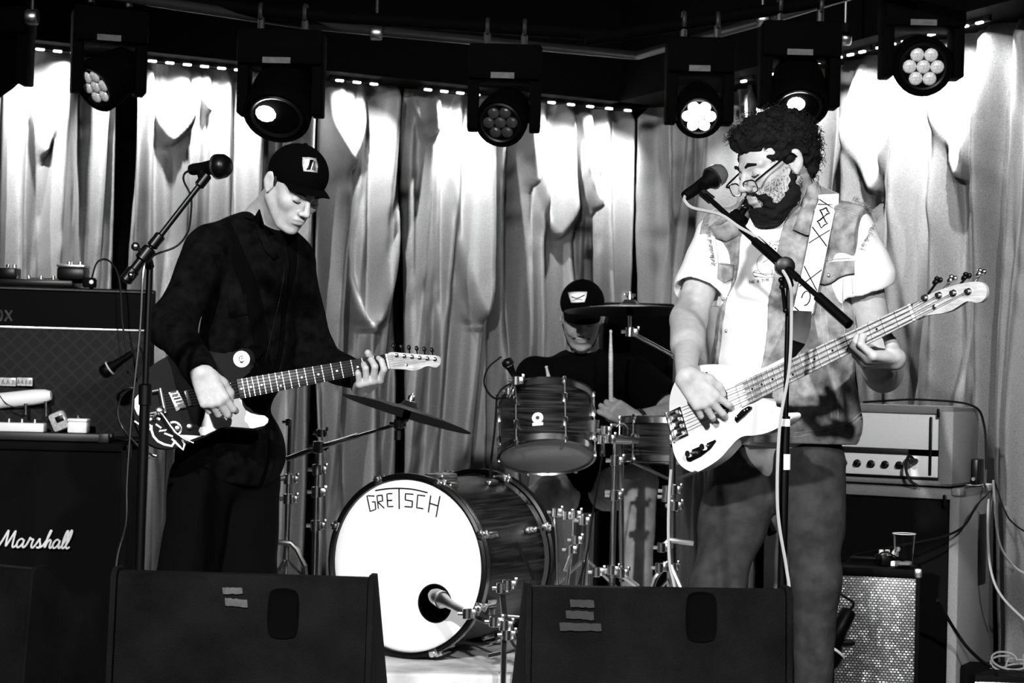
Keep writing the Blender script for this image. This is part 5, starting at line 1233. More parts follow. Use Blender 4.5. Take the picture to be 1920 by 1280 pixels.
# ---- black guitar with vibrato tailpiece
GP = Plane((268, 762), (724, 678), 5.28, .70, 1, (.30, -.93, .12))
t = thing('electric_guitar', 'black electric guitar with white pickguard and pale headstock held by the capped man', 'guitar', GP.at(.1, -.1, -.02))
go = [(249, 765), (248, 745), (254, 722), (268, 700), (292, 680), (322, 664), (352, 656), (382, 656), (408, 661), (430, 662), (448, 655), (464, 651), (476, 660), (480, 676), (472, 694), (458, 706), (447, 716), (450, 738), (458, 756), (470, 770), (488, 776), (502, 783), (503, 791), (496, 800), (474, 806), (440, 802), (410, 806), (386, 818), (362, 828), (335, 838), (308, 841), (284, 834), (266, 818), (255, 795)]
gq = spline2([GP.loc(x, y) for x, y in go], 3, True)
b = MB(GP.M); b.prism(gq, -.042, 0, None, .004); b.build('body', 'guitar_black', t)
plate(GP, [(446, 747), (450, 746), (453, 750), (454, 760), (460, 769), (470, 775), (484, 778), (496, 779), (503, 785), (502, 792), (495, 798), (474, 803), (450, 801), (430, 799), (412, 802), (395, 810), (384, 816), (376, 816), (372, 807), (378, 795), (383, 783), (386, 766), (400, 757), (425, 750)], .0005, .003, 'white', 'pickguard', t, .0006)
plate(GP, [(338, 815), (378, 817), (352, 826)], .0005, .0015, 'white', 'lit_bevel_piece', t)  # white triangle paints the light caught by the lower body bevel
def gw(x, y): return GP.at(*GP.loc(x, y), .001)
def arcs(cx, cy_, r, a0, a1, n=14, ry=None): return [(cx+r*math.cos(math.radians(a0+(a1-a0)*k/n)), cy_+(ry or r)*math.sin(math.radians(a0+(a1-a0)*k/n))) for k in range(n+1)]
for st, rr in ((arcs(326, 804, 13, -120, 60), .0032), ([(284, 797), (284, 806), (288, 818), (296, 827), (308, 833), (322, 836), (329, 826)], .0036), ([(322, 822), (336, 836), (343, 843), (346, 832), (341, 824)], .0032), ([(292, 795), (302, 802), (298, 808), (312, 806), (308, 812), (324, 818)], .0030), ([(279, 787), (290, 782), (300, 786)], .0040), ([(252, 789), (262, 796)], .0025), ([(278, 795), (284, 800), (280, 806)], .004)):
    b = MB(); b.tube([gw(x, y) for x, y in st], rr, 6); b.build('white_decal', 'white', t)
q = GP.loc(453, 673); b = MB(GP.M @ Matrix.Translation((q[0], q[1], 0))); b.lathe([(0, .003), (.021, .002), (.0235, 0)], None, 28, False); st_ = b.build('round_sticker', 'white', t)
b = MB(GP.M @ Matrix.Translation((q[0], q[1], .0032))); b.tube([(.008*math.cos(k*.5), .008*math.sin(k*.5), 0) for k in range(2, 12)], .0009, 5); b.tube([(-.006, -.008, 0), (-.002, -.010, 0), (.002, -.007, 0)], .0018, 5); b.tube([(-.003, 0, 0), (.004, .003, 0)], .001, 5); b.build('sticker_print', 'black_plastic', st_)
# tailpiece, bridge, pickup
plate(GP, [(252, 748), (258, 740), (266, 735), (268, 775), (262, 782), (256, 778), (251, 765)], .001, .006, 'chrome', 'tailpiece', t, .0015)
b = MB(); b.tube([GP.at(*GP.loc(299, 729), .014), GP.at(*GP.loc(308, 775), .014)], .0065, 10); b.build('vibrato_bar', 'chrome', t)
b = MB(); b.tube([GP.at(*GP.loc(270, 738), .010), GP.at(*GP.loc(300, 732), .012)], .006, 8); b.tube([GP.at(*GP.loc(272, 778), .010), GP.at(*GP.loc(306, 772), .012)], .006, 8); b.build('tailpiece_arm', 'chrome', t)
b = MB(); b.tube([GP.at(*GP.loc(*v), z) for v, z in (((286, 786), .01), ((298, 772), .018), ((304, 780), .022), ((314, 796), .03), ((326, 812), .032), ((340, 823), .032), ((360, 832), .030))], [.006, .006, .0042, .0036, .0033, .003, .0036], 8); b.build('vibrato_arm', 'chrome', t)
b = MB(); q = GP.loc(299, 771); b = MB(GP.M @ Matrix.Translation((q[0], q[1], .01))); b.lathe([(.013, 0), (.013, .01), (.008, .014), (0, .014)], None, 18); b.build('arm_pivot', 'chrome', t)
plate(GP, [(316, 736), (334, 731), (348, 762), (330, 772)], .001, .005, 'chrome', 'bridge_base', t, .001)
for k in range(6):
    x0, y0 = 322+k*3.6, 736+k*6; b = MB(); b.tube([GP.at(*GP.loc(x0-4, y0), .009), GP.at(*GP.loc(x0+8, y0-2), .009)], .0032, 6); b.build('saddle', 'chrome', t)
plate(GP, [(418, 716), (430, 713), (438, 741), (427, 745)], .001, .007, 'black_plastic', 'pickup', t, .001)
for k in range(6):
    b = MB(); b.ball(tuple(GP.at(*GP.loc(431+k*1.4, 719+k*5), .008)), .0024); b.build('pole_screw', 'fret_wire', t)
plate(GP, [(345, 733), (352, 731), (360, 760), (353, 763)], .001, .006, 'dark_chrome', 'bridge_pickup', t, .001)
for x, y in ((355, 800), (333, 803)):
    q = GP.loc(x, y); b = MB(GP.M @ Matrix.Translation((q[0], q[1], 0))); b.lathe([(.008, 0), (.008, .012), (0, .015)], None, 14); b.build('control_knob', 'chrome', t)
q = GP.loc(300, 848); b = MB(); b.tube([GP.at(*GP.loc(276, 851), -.03), GP.at(*GP.loc(294, 856), -.03)], .006, 8); b.build('jack_plug', 'chrome', t)
hg = [(725, 667), (733, 660), (749, 661), (775, 663), (800, 665), (822, 667), (827, 674), (825, 684), (817, 689), (808, 687), (801, 685), (793, 689), (778, 695), (758, 692), (740, 691), (728, 690)]
cy, hw, nx, hx = neck(GP, t, (446, 730), (724, 678), .056, .043, .648, 21, GP.loc(724, 678)[0]-.648, 'wood_light', 'ebony', (3, 5, 7, 9, 12, 15, 17, 19, 21), 6, .009, hg, .002, 'wood_light', 'pearl', .0022)
for k in range(6):
    tx = 743+k*14.4; ty = 666+k*1.5; q = GP.loc(tx, ty, .002); yn = cy(nx)+hw(nx)*(.8-.32*k)
    b = MB(); b.tube([GP.at(*GP.loc(306, 742+5*k), .012), GP.at(hx, cy(hx)+hw(hx)*(.8-.32*k), .013), GP.at(nx, yn, .0125), GP.at(q[0], q[1], .008)], .0006, 5); b.build('string', 'string_steel', t)
    b = MB(GP.M @ Matrix.Translation((q[0], q[1], .002))); b.lathe([(.0062, 0), (.0062, .002), (.0035, .003), (.0035, .010), (0, .011)], None, 12); b.build('tuning_post', 'dark_chrome', t)
    p = (q[0]+.001, q[1]+.026); b = MB(GP.M); b.tube([(q[0], q[1]+.006, -.014), (p[0], p[1], -.010)], .0022, 6); b.ball((p[0], p[1]+.003, -.010), (.006, .008, .003)); b.build('tuning_key', 'black_plastic', t)
q = GP.loc(762, 684, .002); b = MB(GP.M @ Matrix.Translation((q[0], q[1], .002))); b.lathe([(.004, 0), (.004, .003), (0, .004)], None, 10); b.build('string_guide', 'chrome', t)
cable([GP.at(*GP.loc(294, 856), -.03), W(262, 838, 5.2), W(236, 812, 5.15), W(221, 780, 5.15), W(226, 745, 5.18), W(246, 728, 5.25), GP.at(*GP.loc(262, 730), -.05)], .003, 'instrument cable looped around the lower end of the black guitar', 'dark_chrome')
# ------------------------------------------------------------------ the bassist
def jp(px, py, Y): return W(px, py, Y)
ptag = lambda label, p: thing('person', label, 'person', p)
mat('tee_white', .75, .85, bump=.3, bscale=500)
def denim(name, v, vary):
    m = mat(name, v, .85, bump=.9, bscale=700, vary=vary, vscale=28, spec=.2); return m
denim('denim_light', .27, .6); denim('denim_dark', .034, .35)
denim('denim_seam', .45, .3)
bn = jp(1490, 398, 5.50); bsL = jp(1600, 438, 5.36); bsR = jp(1345, 446, 5.58)
bh = jp(1462, 850, 5.50); up = (bn-bh).normalized()
rt_ = (bsL-bsR); rt_ = (rt_-up*rt_.dot(up)).normalized(); fw_ = up.cross(rt_).normalized()
if fw_.y > 0: fw_ = -fw_
TB = Matrix((rt_, fw_, up)).transposed().to_4x4(); TB.translation = bh        # torso frame: x image right, y front, z up, origin at the hips
TBi = np.array(TB.inverted())
LT = (bn-bh).length
HB = hframe(jp(1452, 311, 5.42), (-.84, -.43, -.33), (-.30, -.10, .94), 1.12)
bn2 = TB @ Vector((.0, -.01, LT-.01))
elR, wrR = jp(1291, 600, 5.44), jp(1286, 706, 5.06)
elL = jp(1656, 700, 5.42); wrL = BP.at(*BP.loc(1618, 668, -.10), -.12)
def btorso(s, o):
    s.F = TB
    s.ell((0, .005, LT*.80), (.178+o, .128+o, .15+o), .04)
    s.ell((.008, .030, LT*.50), (.195+o, .150+o, .20+o), .05)
    s.ell((.006, .045, LT*.28), (.202+o, .160+o, .17+o), .05)
    s.ell((0, .0, .02), (.170+o, .128+o, .13+o), .05)
    s.F = Matrix.Identity(4)
    s.cap(bsR.lerp(bn, .12), bsL.lerp(bn, .12), .062+o, .062+o, .05)
    s.cap(bn2+Vector((0, 0, .01)), TB @ Vector((0, -.02, LT*.8)), .060+o*.5, .10+o, .05)
s = Sdf(); btorso(s, -.010)
add_head(s, HB, bn2, .064)
s.chain([bsR, elR, wrR], [.052, .047, .026], .02); s.cap(elR, elR.lerp(wrR, .45), .047, .046, .02)
s.chain([bsL, elL, wrL], [.054, .048, .027], .02); s.cap(elL, elL.lerp(wrL, .4), .047, .045, .02)
# picking hand
mR = frame((.62, -.02, -.72), (-.10, -.98, .05), wrR)
add_hand(s, mR, 1, [(14, 40, 28), (20, 46, 32), (26, 50, 34), (32, 52, 36)], [(.045, .042, -.012), (.075, .050, -.024), (.100, .046, -.032)], .16, 1.08)
# fretting hand: palm below and behind the neck, fingers over the front edge
xh = (BP.n*.93+BP.y*.12-BP.x*.30).normalized(); zh = (BP.n*.25-BP.y*.97)
cF = BP.at(*BP.loc(1608, 643, .01), .01)
wH = cF-xh*.100-BP.y*.046; s.cap(wrL, wH, .027, .024, .02)
mL = frame(xh, zh, wH)
add_hand(s, mL, -1, [(42, 78, 50), (46, 82, 52), (50, 86, 54), (54, 90, 56)], [(.030, .036, -.030), (.036, .030, -.066), (.060, .016, -.092)], .05, 1.12)
rootB = ptag('bearded man in a sleeveless denim vest and white tee playing a white bass', (bh.x, 5.5, 0))
body, bvf = sdf_obj(s, 'body', 'skin', .0034, rootB)
# white tee with short sleeves
def sleeve(s, a, b, c, r0, r1, fr):
    s.chain([a, b.lerp(a, 1-fr)], [r0, r1], .03)
s = Sdf(); btorso(s, .002)
seR = bsR.lerp(elR, .62); seL = bsL.lerp(elL, .30)
dR_ = (elR-bsR).normalized(); dL_ = (elL-bsL).normalized()
s.cap(bsR, seR, .062, .078, .04); s.cap(bsL, seL, .064, .096, .04)
s.F = Matrix.Identity(4)
s.cap(seR+dR_*.004, seR+dR_*.16, .060, .115, .012, True); s.cap(seL+dL_*.004, seL+dL_*.16, .070, .12, .012, True)
s.cap(bn2, bn2+(TB.to_3x3() @ Vector((-.01, .055, .10))), .068, .085, .01, True)
def fold_post(seed, a1, f1, a2, f2, mask=None):
    def f(P, d):
        w_ = a1*(1-2*np.abs(wob(P, f1, seed)))+a2*wob(P, f2, seed+1)
        if mask is not None: w_ = w_*mask(P)
        return d+w_
    return f
s.posts.append(fold_post(3, .0035, 16, .0015, 55))
hemz = .02
def cut_low(P, d):
    q = P@TBi[:3, :3].T+TBi[:3, 3]; return np.maximum(d, hemz-q[:, 2]-.0)
s.posts.append(cut_low)
tee, tvf = sdf_obj(s, 't_shirt', 'tee_white', .0045, rootB)
# denim vest
s = Sdf(); btorso(s, .0145); s.F = TB
s.ell((.012, .0, .10), (.225, .165, .16), .05)
s.F = Matrix.Identity(4)
s.cap(bsR.lerp(bn, -.02), bsR.lerp(bn, -.20), .060, .066, .02); s.cap(bsL.lerp(bn, -.02), bsL.lerp(bn, -.20), .068, .074, .02)
for a, d_, q in ((bsR, dR_, -1), (bsL, dL_, 1)):
    s.cap(bn.lerp(a, .5), a, .072, .076, .03)
opx = -.062; q_ = TB.inverted() @ bsL; xL, zL = q_.x, q_.z; q_ = TB.inverted() @ bsR; xR, zR = q_.x, q_.z
def vest_post(P, d):
    q = P@TBi[:3, :3].T+TBi[:3, 3]; x, y, z = q.T; zz = z/LT
    w_ = .055+.030*np.exp(-((zz-.45)/.3)**2)-.01*(zz < .2)+np.clip(zz-.75, 0, 1)*.06
    c = opx-.0*zz+.022*np.clip(zz-.6, 0, 1)/.4
    d = d+.003*(1-2*np.abs(wob(P, 20, 9)))+.0012*wob(P, 70, 5)
    open_ = np.maximum(np.abs(x-c)-w_, -y+.02)
    d = np.maximum(d, -open_)
    # seams: yoke, panel lines, waistband
    for zs in (LT*.735, ):
        d = d+.0022*np.exp(-((z-zs-.02*np.abs(x))/.004)**2)
    for xs, sl in ((.105, .03), (.145, -.02), (-.165, .0), (.06, .06)):
        d = d+.0020*np.exp(-((x-xs+sl*(zz-.4))/.0035)**2)*(zz < .70)*(y > 0)
    d = d+.0024*np.exp(-((z-vh-.045+.05*x)/.004)**2)
    d = np.maximum(d, np.where(x > 0, x-xL-.036+.14*np.clip(zL-.03-z, 0, .12)-3*np.clip(zL-.19-z, 0, 1), -x+xR-.020+.25*np.clip(zR-.03-z, 0, .12)-3*np.clip(zR-.19-z, 0, 1)))
    return np.maximum(d, vh-z+.05*x)
vh = .030
s.posts.append(vest_post)
s.cap(bn2+(TB.to_3x3() @ Vector((0, .02, .0))), bn2+(TB.to_3x3() @ Vector((0, .04, .15))), .072, .09, .01, True)
vest, vvf = sdf_obj(s, 'denim_vest', 'denim_light', .0042, rootB)
# collar leaves of the vest
SV = Surf(vvf, tvf)
def ribbon(name, pts, wid, m, parent, nrm=None, th=.003, lift=None):
    """flat strap through pts, widths wid, lying along the normals nrm"""
    b = MB(); P = [Vector(p) for p in pts]; n = len(P); A = []; 
    for i, p in enumerate(P):
        t_ = (P[min(i+1, n-1)]-P[max(i-1, 0)]).normalized(); nn = nrm[i] if nrm else (CAMP-p).normalized()
        sd = t_.cross(nn).normalized(); nn = sd.cross(t_); w_ = wid[i] if isinstance(wid, (list, tuple)) else wid
        A.append(b.verts([p-sd*w_/2-nn*th/2, p+sd*w_/2-nn*th/2, p+sd*w_/2+nn*th/2, p-sd*w_/2+nn*th/2]))
    for a_, c_ in zip(A, A[1:]):
        for k in range(4): b.face([a_[k], a_[(k+1) % 4], c_[(k+1) % 4], c_[k]])
    b.face(A[0]); b.face(A[-1]); return b.build(name, m, parent)
def patch(name, pxs, m, parent, S, off=.004, th=.003, Y=None):
    """flat cloth piece whose outline lies on the surface S (front outline given as seen points)"""
    t_ = bmesh.new(); vs = [t_.verts.new(S.hit(x, y, off, Y)) for x, y in pxs]
    cen = sum((v.co for v in vs), Vector())/len(vs); cpx = (sum(p[0] for p in pxs)/len(pxs), sum(p[1] for p in pxs)/len(pxs)); cv = t_.verts.new(S.hit(*cpx, off, Y))
    mids = [t_.verts.new(S.hit((p[0]+cpx[0])/2, (p[1]+cpx[1])/2, off, Y)) for p in pxs]; n = len(vs)
    for k in range(n):
        t_.faces.new([vs[k], vs[(k+1) % n], mids[(k+1) % n], mids[k]]); t_.faces.new([mids[k], mids[(k+1) % n], cv])
    b = MB(); b.merge(t_); o = b.build(name, m, parent)
    sm_ = o.modifiers.new('thick', 'SOLIDIFY'); sm_.thickness = th; sm_.offset = 0; return o
def seam(name, pxs, m, parent, S, r=.0014, off=.002, n=6):
    q = spline2(pxs, n) if len(pxs) > 2 else [(pxs[0][0]+(pxs[1][0]-pxs[0][0])*k/12, pxs[0][1]+(pxs[1][1]-pxs[0][1])*k/12) for k in range(13)]
    b = MB(); b.tube([S.hit(x, y, off) for x, y in q], r, 5); return b.build(name, m, parent)
patch('collar_leaf', [(1514, 350), (1534, 338), (1543, 372), (1536, 410), (1529, 441), (1510, 440), (1487, 430), (1500, 395)], 'denim_light', rootB, SV, .016, .004)
patch('collar_leaf', [(1330, 425), (1392, 372), (1410, 380), (1404, 408), (1388, 440), (1362, 452), (1342, 446)], 'denim_light', rootB, SV, .010, .004)
seam('collar_seam', [(1529, 443), (1510, 441), (1487, 431)], 'black_rubber', rootB, SV, .0016, .004)
patch('pocket_flap', [(1537, 493), (1570, 490), (1601, 489), (1602, 512), (1590, 514), (1575, 519), (1560, 529), (1546, 533), (1534, 530)], 'denim_light', rootB, SV, .006, .003)
seam('flap_edge', [(1534, 531), (1546, 534), (1560, 530), (1575, 520), (1590, 515), (1602, 514)], 'black_rubber', rootB, SV, .0015, .005)
patch('pocket_flap', [(1348, 494), (1376, 496), (1374, 522), (1358, 530), (1346, 522)], 'denim_light', rootB, SV, .006, .003)
for q in ([(1537, 488), (1570, 485), (1594, 484)], [(1537, 493), (1570, 490), (1604, 489)], [(1582, 512), (1580, 560), (1583, 620), (1585, 650)], [(1597, 512), (1600, 570), (1606, 640)], [(1546, 560), (1552, 620), (1556, 680)], [(1536, 560), (1543, 620), (1548, 680)],
          [(1340, 440), (1346, 480), (1345, 520)], [(1330, 496), (1350, 493), (1378, 496)], [(1488, 820), (1540, 812), (1590, 800), (1618, 780)], [(1488, 812), (1540, 804), (1590, 792), (1616, 772)], [(1570, 740), (1572, 790)], [(1556, 740), (1560, 792)], [(1565, 389), (1580, 393), (1605, 403)], [(1565, 394), (1585, 399), (1602, 407)]):
    seam('stitching', q, 'denim_seam', rootB, SV, .0010, .0015)
p = SV.hit(1554, 516, .010); b = MB(); b.ball(tuple(p), (.007, .004, .007)); b.build('metal_button', 'steel', rootB)
for x, y in ((1356, 560), (1362, 620), (1372, 508)):
    p = SV.hit(x, y, .004); b = MB(); b.ball(tuple(p), (.005, .003, .005)); b.build('metal_button', 'steel', rootB)
# frayed armhole threads
rs = np.random.RandomState(4); b = MB()
for k in range(150):
    f = rs.uniform(0, 1); x = 1600+45*f+rs.uniform(-3, 3); y = 368+32*f**1.5+rs.uniform(-3, 3)
    if k % 3 == 0: x = 1648-32*f+rs.uniform(-3, 3); y = 402+60*f
    p = SV.hit(x-4, y+6, .004); q = p+Vector((rs.uniform(0, .012), -.003, rs.uniform(-.008, .010))); b.tube([p, p.lerp(q, .5)+Vector((0, 0, .002)), q], .0006, 4)
for k in range(90):
    f = rs.uniform(0, 1); x = 1322+14*f; y = 410+90*f; p = SV.hit(x+6, y, .004); q = p+Vector((-rs.uniform(.004, .014), -.003, rs.uniform(-.006, .006))); b.tube([p, q], .0006, 4)
tag(b.build('frayed_threads', 'denim_light', rootB), kind='stuff')
# tee print
ST = Surf(tvf)
hit = lambda x, y: ST.hit(x, y, .0012)
writing(hit, "'S MO", 1436, 460, 1466, 454, 5, 'shirt_lettering', rootB, .0007)
writing(hit, "THE & TIME", 1404, 532, 1444, 526, 5, 'shirt_lettering', rootB, .0007)
b = MB()
for st in (arcs(1454, 466, 8, 150, 400), arcs(1441, 495, 22, 95, 260, 20), [(1412, 510), (1425, 513), (1445, 514), (1462, 512)], [(1414, 517), (1430, 520), (1455, 520)], [(1430, 492), (1440, 486), (1450, 482)], arcs(1418, 513, 6, 60, 300), [(1448, 505), (1447, 520)]):
    b.tube([hit(x, y) for x, y in st], .0007, 4)
b.ball(tuple(hit(1454, 466)), .0025); b.build('shirt_drawing', 'black_plastic', rootB)
# jeans and shoes
kR, aR = jp(1345, 1100, 5.42), jp(1330, 1330, 5.55); kL, aL = jp(1530, 1090, 5.40), jp(1522, 1370, 5.47)
aR.z = .09; aL.z = .09
s = Sdf(); s.F = TB; s.ell((0, -.01, .05), (.165, .135, .13), .05); s.F = Matrix.Identity(4)
hR = TB @ Vector((-.092, .0, -.03)); hL = TB @ Vector((.092, .01, -.03))
s.chain([hR, kR, aR], [.102, .076, .060], .04); s.chain([hL, kL, aL], [.104, .068, .050], .04)
s.cap(hR, hR.lerp(kR, .5), .104, .098, .03); s.cap(hL, hL.lerp(kL, .5), .106, .092, .03)
s.posts.append(fold_post(7, .005, 11, .0015, 50)); s.posts.append(lambda P, d: np.maximum(d, .06-P[:, 2]))
jeans, _ = sdf_obj(s, 'jeans', 'denim_dark', .006, rootB)
def shoe(name, a, dirx, parent, m='black_rubber'):
    s = Sdf(); d = Vector(dirx).normalized(); f = frame(d, (0, 0, 1), Vector((a.x, a.y, 0))); s.F = f
    s.cap((-.05, 0, .045), (.06, 0, .045), .042, .045, .03); s.cap((.06, 0, .04), (.17, 0, .034), .046, .034, .03); s.cap((-.03, 0, .05), (-.03, 0, .11), .045, .042, .03)
    s.posts.append(lambda P, d: np.maximum(d, .006-P[:, 2])); return sdf_obj(s, name, m, .006, parent)[0]
shoe('shoe', aR, (-.4, -.9, 0), rootB); shoe('shoe', aL, (.1, -1, 0), rootB)
# hair and beard
def hair_noise(seed, a, f):
    return lambda P, d: d+a*wob(P, f, seed)+a*.5*wob(P, f*2.3, seed+1)
s = Sdf(); s.F = HB
s.ell((-.030, 0, .050), (.105, .092, .090), .02); s.ell((.030, 0, .088), (.060, .070, .040), .025); s.ell((-.072, 0, -.005), (.045, .072, .060), .02)
for y in (-1, 1): s.cap((.010, y*.076, .045), (.006, y*.080, .010), .015, .010, .01)
s.ell((.070, 0, .078), (.022, .058, .022), .012)
s.F = Matrix.Identity(4); s.posts.append(hair_noise(2, .0095, 95))
hairo, hvf = sdf_obj(s, 'hair', 'hair', .004, rootB)
b = MB(); rs = np.random.RandomState(12); V_ = hvf[0]; idx = rs.choice(len(V_), 1100)
hc_ = HB @ Vector((-.02, 0, .03)); HBi = HB.inverted()
for i in idx:
    p = Vector(V_[i]); l = HBi @ p
    if (l.z < .0 and l.x > -.02) or (l.x > .045 and l.z < .085) or (abs(l.y) > .06 and l.z < .045 and l.x > -.05): continue
    n = (p-hc_).normalized(); a = n.orthogonal().normalized(); c = n.cross(a); r = rs.uniform(.004, .010); ph = rs.uniform(0, 6); tt_ = rs.uniform(2.5, 6.5); ll = rs.uniform(.004, .020)
    b.tube([p+n*(ll*k/9)+(a*math.cos(ph+tt_*k/9)+c*math.sin(ph+tt_*k/9))*r-(a*math.cos(ph)+c*math.sin(ph))*r for k in range(10)], .0009, 3)
tag(b.build('curls', 'hair', rootB), kind='stuff')
s = Sdf(); s.F = HB
s.ell((.055, 0, -.110), (.042, .046, .034), .02)
for y in (-1, 1):
    s.cap((.002, y*.066, -.030), (.010, y*.058, -.075), .010, .014, .02); s.cap((.010, y*.058, -.080), (.055, y*.034, -.110), .017, .024, .02)
    s.cap((.094, y*.006, -.049), (.080, y*.034, -.066), .0075, .010, .008); s.cap((.080, y*.036, -.066), (.070, y*.036, -.09), .010, .014, .01)
s.ell((.082, 0, -.092), (.014, .018, .012), .01)
s.F = Matrix.Identity(4); s.posts.append(hair_noise(8, .006, 140))
beard, _ = sdf_obj(s, 'beard', 'hair', .0034, rootB)
rs = np.random.RandomState(3); b = MB(); VB = bvf[0]; HBn = np.array(HBi); ql = VB@HBn[:3, :3].T+HBn[:3, 3]
sel = np.nonzero((ql[:, 2] < -.005) & (ql[:, 2] > -.14) & (ql[:, 0] > -.02) & (np.abs(ql[:, 1]) < .075) & (ql[:, 0] < .10-.3*np.maximum(ql[:, 2]+.03, 0)*4))[0]
for i in rs.choice(sel, 5200):
    l = ql[i]; jaw = -.012-.55*max(l[0]-.012, 0) if l[0] > .0 else 0
    if l[2] > jaw+rs.normal()*.012 or rs.rand() < .15 or (l[0] > .086 and abs(l[1]) < .02): continue
    p = Vector(VB[i]); n = (p-(HB @ Vector((0, 0, -.04)))).normalized(); e = p+n*.0022+Vector(rs.normal(size=3))*.0016+Vector((0, 0, -.0022)); b.tube([p-n*.0008, p+n*.0012, e], .00042, 3, False)
tag(b.build('stubble', 'hair', rootB), kind='stuff')  # beard fade on the cheeks, also added to stand in for shade on the face
for y in (-1, 1):
    b = MB(HB); b.tube([(.094, y*.014, .0195), (.0945, y*.028, .026), (.083, y*.047, .021)], [.0035, .0042, .002], 6); b.build('eyebrow', 'hair', rootB)
    b = MB(HB); b.tube(spline([(.086, y*.018, -.0055), (.0885, y*.029, -.0085), (.083, y*.043, -.006)], 4), .0013, 5); b.build('eyelashes', 'hair', rootB)
# glasses low on the nose
t = thing('eyeglasses', 'thin dark framed glasses low on the nose of the bearded man', 'glasses', HB @ Vector((.11, 0, -.02)))
GM = HB @ Matrix.Translation((.0, 0, -.013)) @ Matrix.Rotation(math.radians(8), 4, 'Y')
for y in (-1, 1):
    c = Vector((.112, y*.034, .0)); pts = [c+Vector((-abs(math.cos(a))*.003*(1 if y*math.cos(a) > 0 else -.3), .025*math.copysign(abs(math.cos(a))**.6, math.cos(a)), .0165*math.copysign(abs(math.sin(a))**.6, math.sin(a)))) for a in [2*PI*k/24 for k in range(24)]]
    b = MB(GM); b.tube(pts, .0015, 5, closed=True); b.tube(pts[2:11], .0020, 5); b.build('lens_rim', 'black_plastic', t)
    b = MB(GM); b.tube([pts[0], (.1095, y*.0585, .008)] if y > 0 else [pts[12], (.1095, -.0585, .008)], .0014, 5); b.build('hinge', 'black_plastic', t)
    b = MB(GM); b.tube(spline([(.1095, y*.0595, .009), (.105, y*.072, .014), (.05, y*.081, .026), (.0, y*.086, .034), (-.015, y*.086, .020)], 4), .0026, 6); b.build('temple', 'black_plastic', t)
    b = MB(GM); vv = b.verts(pts); cv = b.verts([c])[0]
    for k in range(24): b.face([vv[k], vv[(k+1) % 24], cv])
    b.build('lens', 'glasses_glass', t)
b = MB(GM); b.tube(spline([(.112, -.010, .004), (.117, 0, .008), (.112, .010, .004)], 4), .0013, 5); b.build('nose_bridge', 'black_plastic', t)
# strap: patterned ribbon over the shoulder
t = thing('guitar_strap', 'white woven guitar strap with black crosses and diamonds on the denim vest', 'strap', W(1520, 500, 5.1))
cl = [(1553, 378), (1546, 398), (1540, 425), (1534, 455), (1527, 490), (1520, 520), (1513, 550), (1506, 580), (1500, 592)]
P_ = [SV.hit(x, y, .016) for x, y in cl]
top_ = [P_[0]+Vector((.004, .022, .022)), P_[0]+Vector((.008, .06, .034)), P_[0]+Vector((.010, .11, .020)), P_[0]+Vector((-.0, .18, -.08))]
ribbon('woven_band', top_[::-1]+P_, .058, 'strap_white', t)
P2 = [P_[-1]+Vector((0, -.003, .012)), W(1499, 612, 5.20), BP.at(*BP.loc(1498, 640), .015), BP.at(*BP.loc(1482, 672), .006)]
ribbon('strap_end', P2, [.062, .060, .052, .020], 'black_plastic', t, None, .004)
SR = None
def sp(f, sgn, w_=.026):          # point on the band: f along the centre line, sgn across
    k = min(int(f), len(P_)-2); q = P_[k].lerp(P_[k+1], f-k); t__ = (P_[min(k+1, len(P_)-1)]-P_[k]).normalized(); nn = (CAMP-q).normalized(); sd = t__.cross(nn).normalized()
    return q-sd*sgn*w_+nn*.0022
def bandline(name, pts, r=.0016):
    b = MB(); b.tube([sp(f, g) for f, g in pts], r, 5); b.build(name, 'black_plastic', t)
for f0, f1 in ((.05, .5), (2.1, 3.1), (4.4, 5.7), (7.2, 8.0)):
    for g in (-1, 1): bandline('woven_cross', [(f0+(f1-f0)*k/6, g*(.95-1.9*k/6)) for k in range(7)])
for c0 in (.95, 1.70):
    dm = [(c0-.38, 0), (c0-.1, .32), (c0+.0, .55), (c0+.12, .3), (c0+.38, 0), (c0+.1, -.32), (c0, -.55), (c0-.12, -.3), (c0-.38, 0)]; bandline('woven_diamond', dm, .0022)
for g in (-1, 1): bandline('band_edge', [(f*.5, g*1.08) for f in range(0, 17)], .0009)
b = MB(); b.tube([sp(6.3+.45*math.cos(k*.6), .45*math.sin(k*.6)) for k in range(9)], .0016, 5); b.build('band_emblem', 'black_plastic', t)
# ------------------------------------------------------------------ the guitarist in cap and dark overshirt
mat('plaid_dark', .0022, .95, bump=.6, bscale=500, vary=.9, vscale=30, spec=.05)
mat('trouser_black', .0014, .95, bump=.5, bscale=400, spec=.05)
mat('cap_black', .0008, .95, bump=.6, bscale=600, spec=.04)
gn = W(496, 425, 5.66); gh = W(432, 850, 5.62)
gsR = W(388, 470, 5.52); gsL = W(548, 490, 5.74)
gup = (gn-gh).normalized(); grt = (gsL-gsR); grt = (grt-gup*grt.dot(gup)).normalized(); gfw = gup.cross(grt).normalized()
if gfw.y > 0: gfw = -gfw
TG = Matrix((grt, gfw, gup)).transposed().to_4x4(); TG.translation = gh; LG = (gn-gh).length; TGi = np.array(TG.inverted())
HG = hframe(W(551, 350, 5.50), (.52, -.66, -.56), (.42, -.40, .80), .98)
geR, gwR = W(322, 612, 5.40), W(378, 700, 5.20); geL = W(592, 672, 5.74); gwL = GP.at(*GP.loc(672, 700, -.10), -.115)
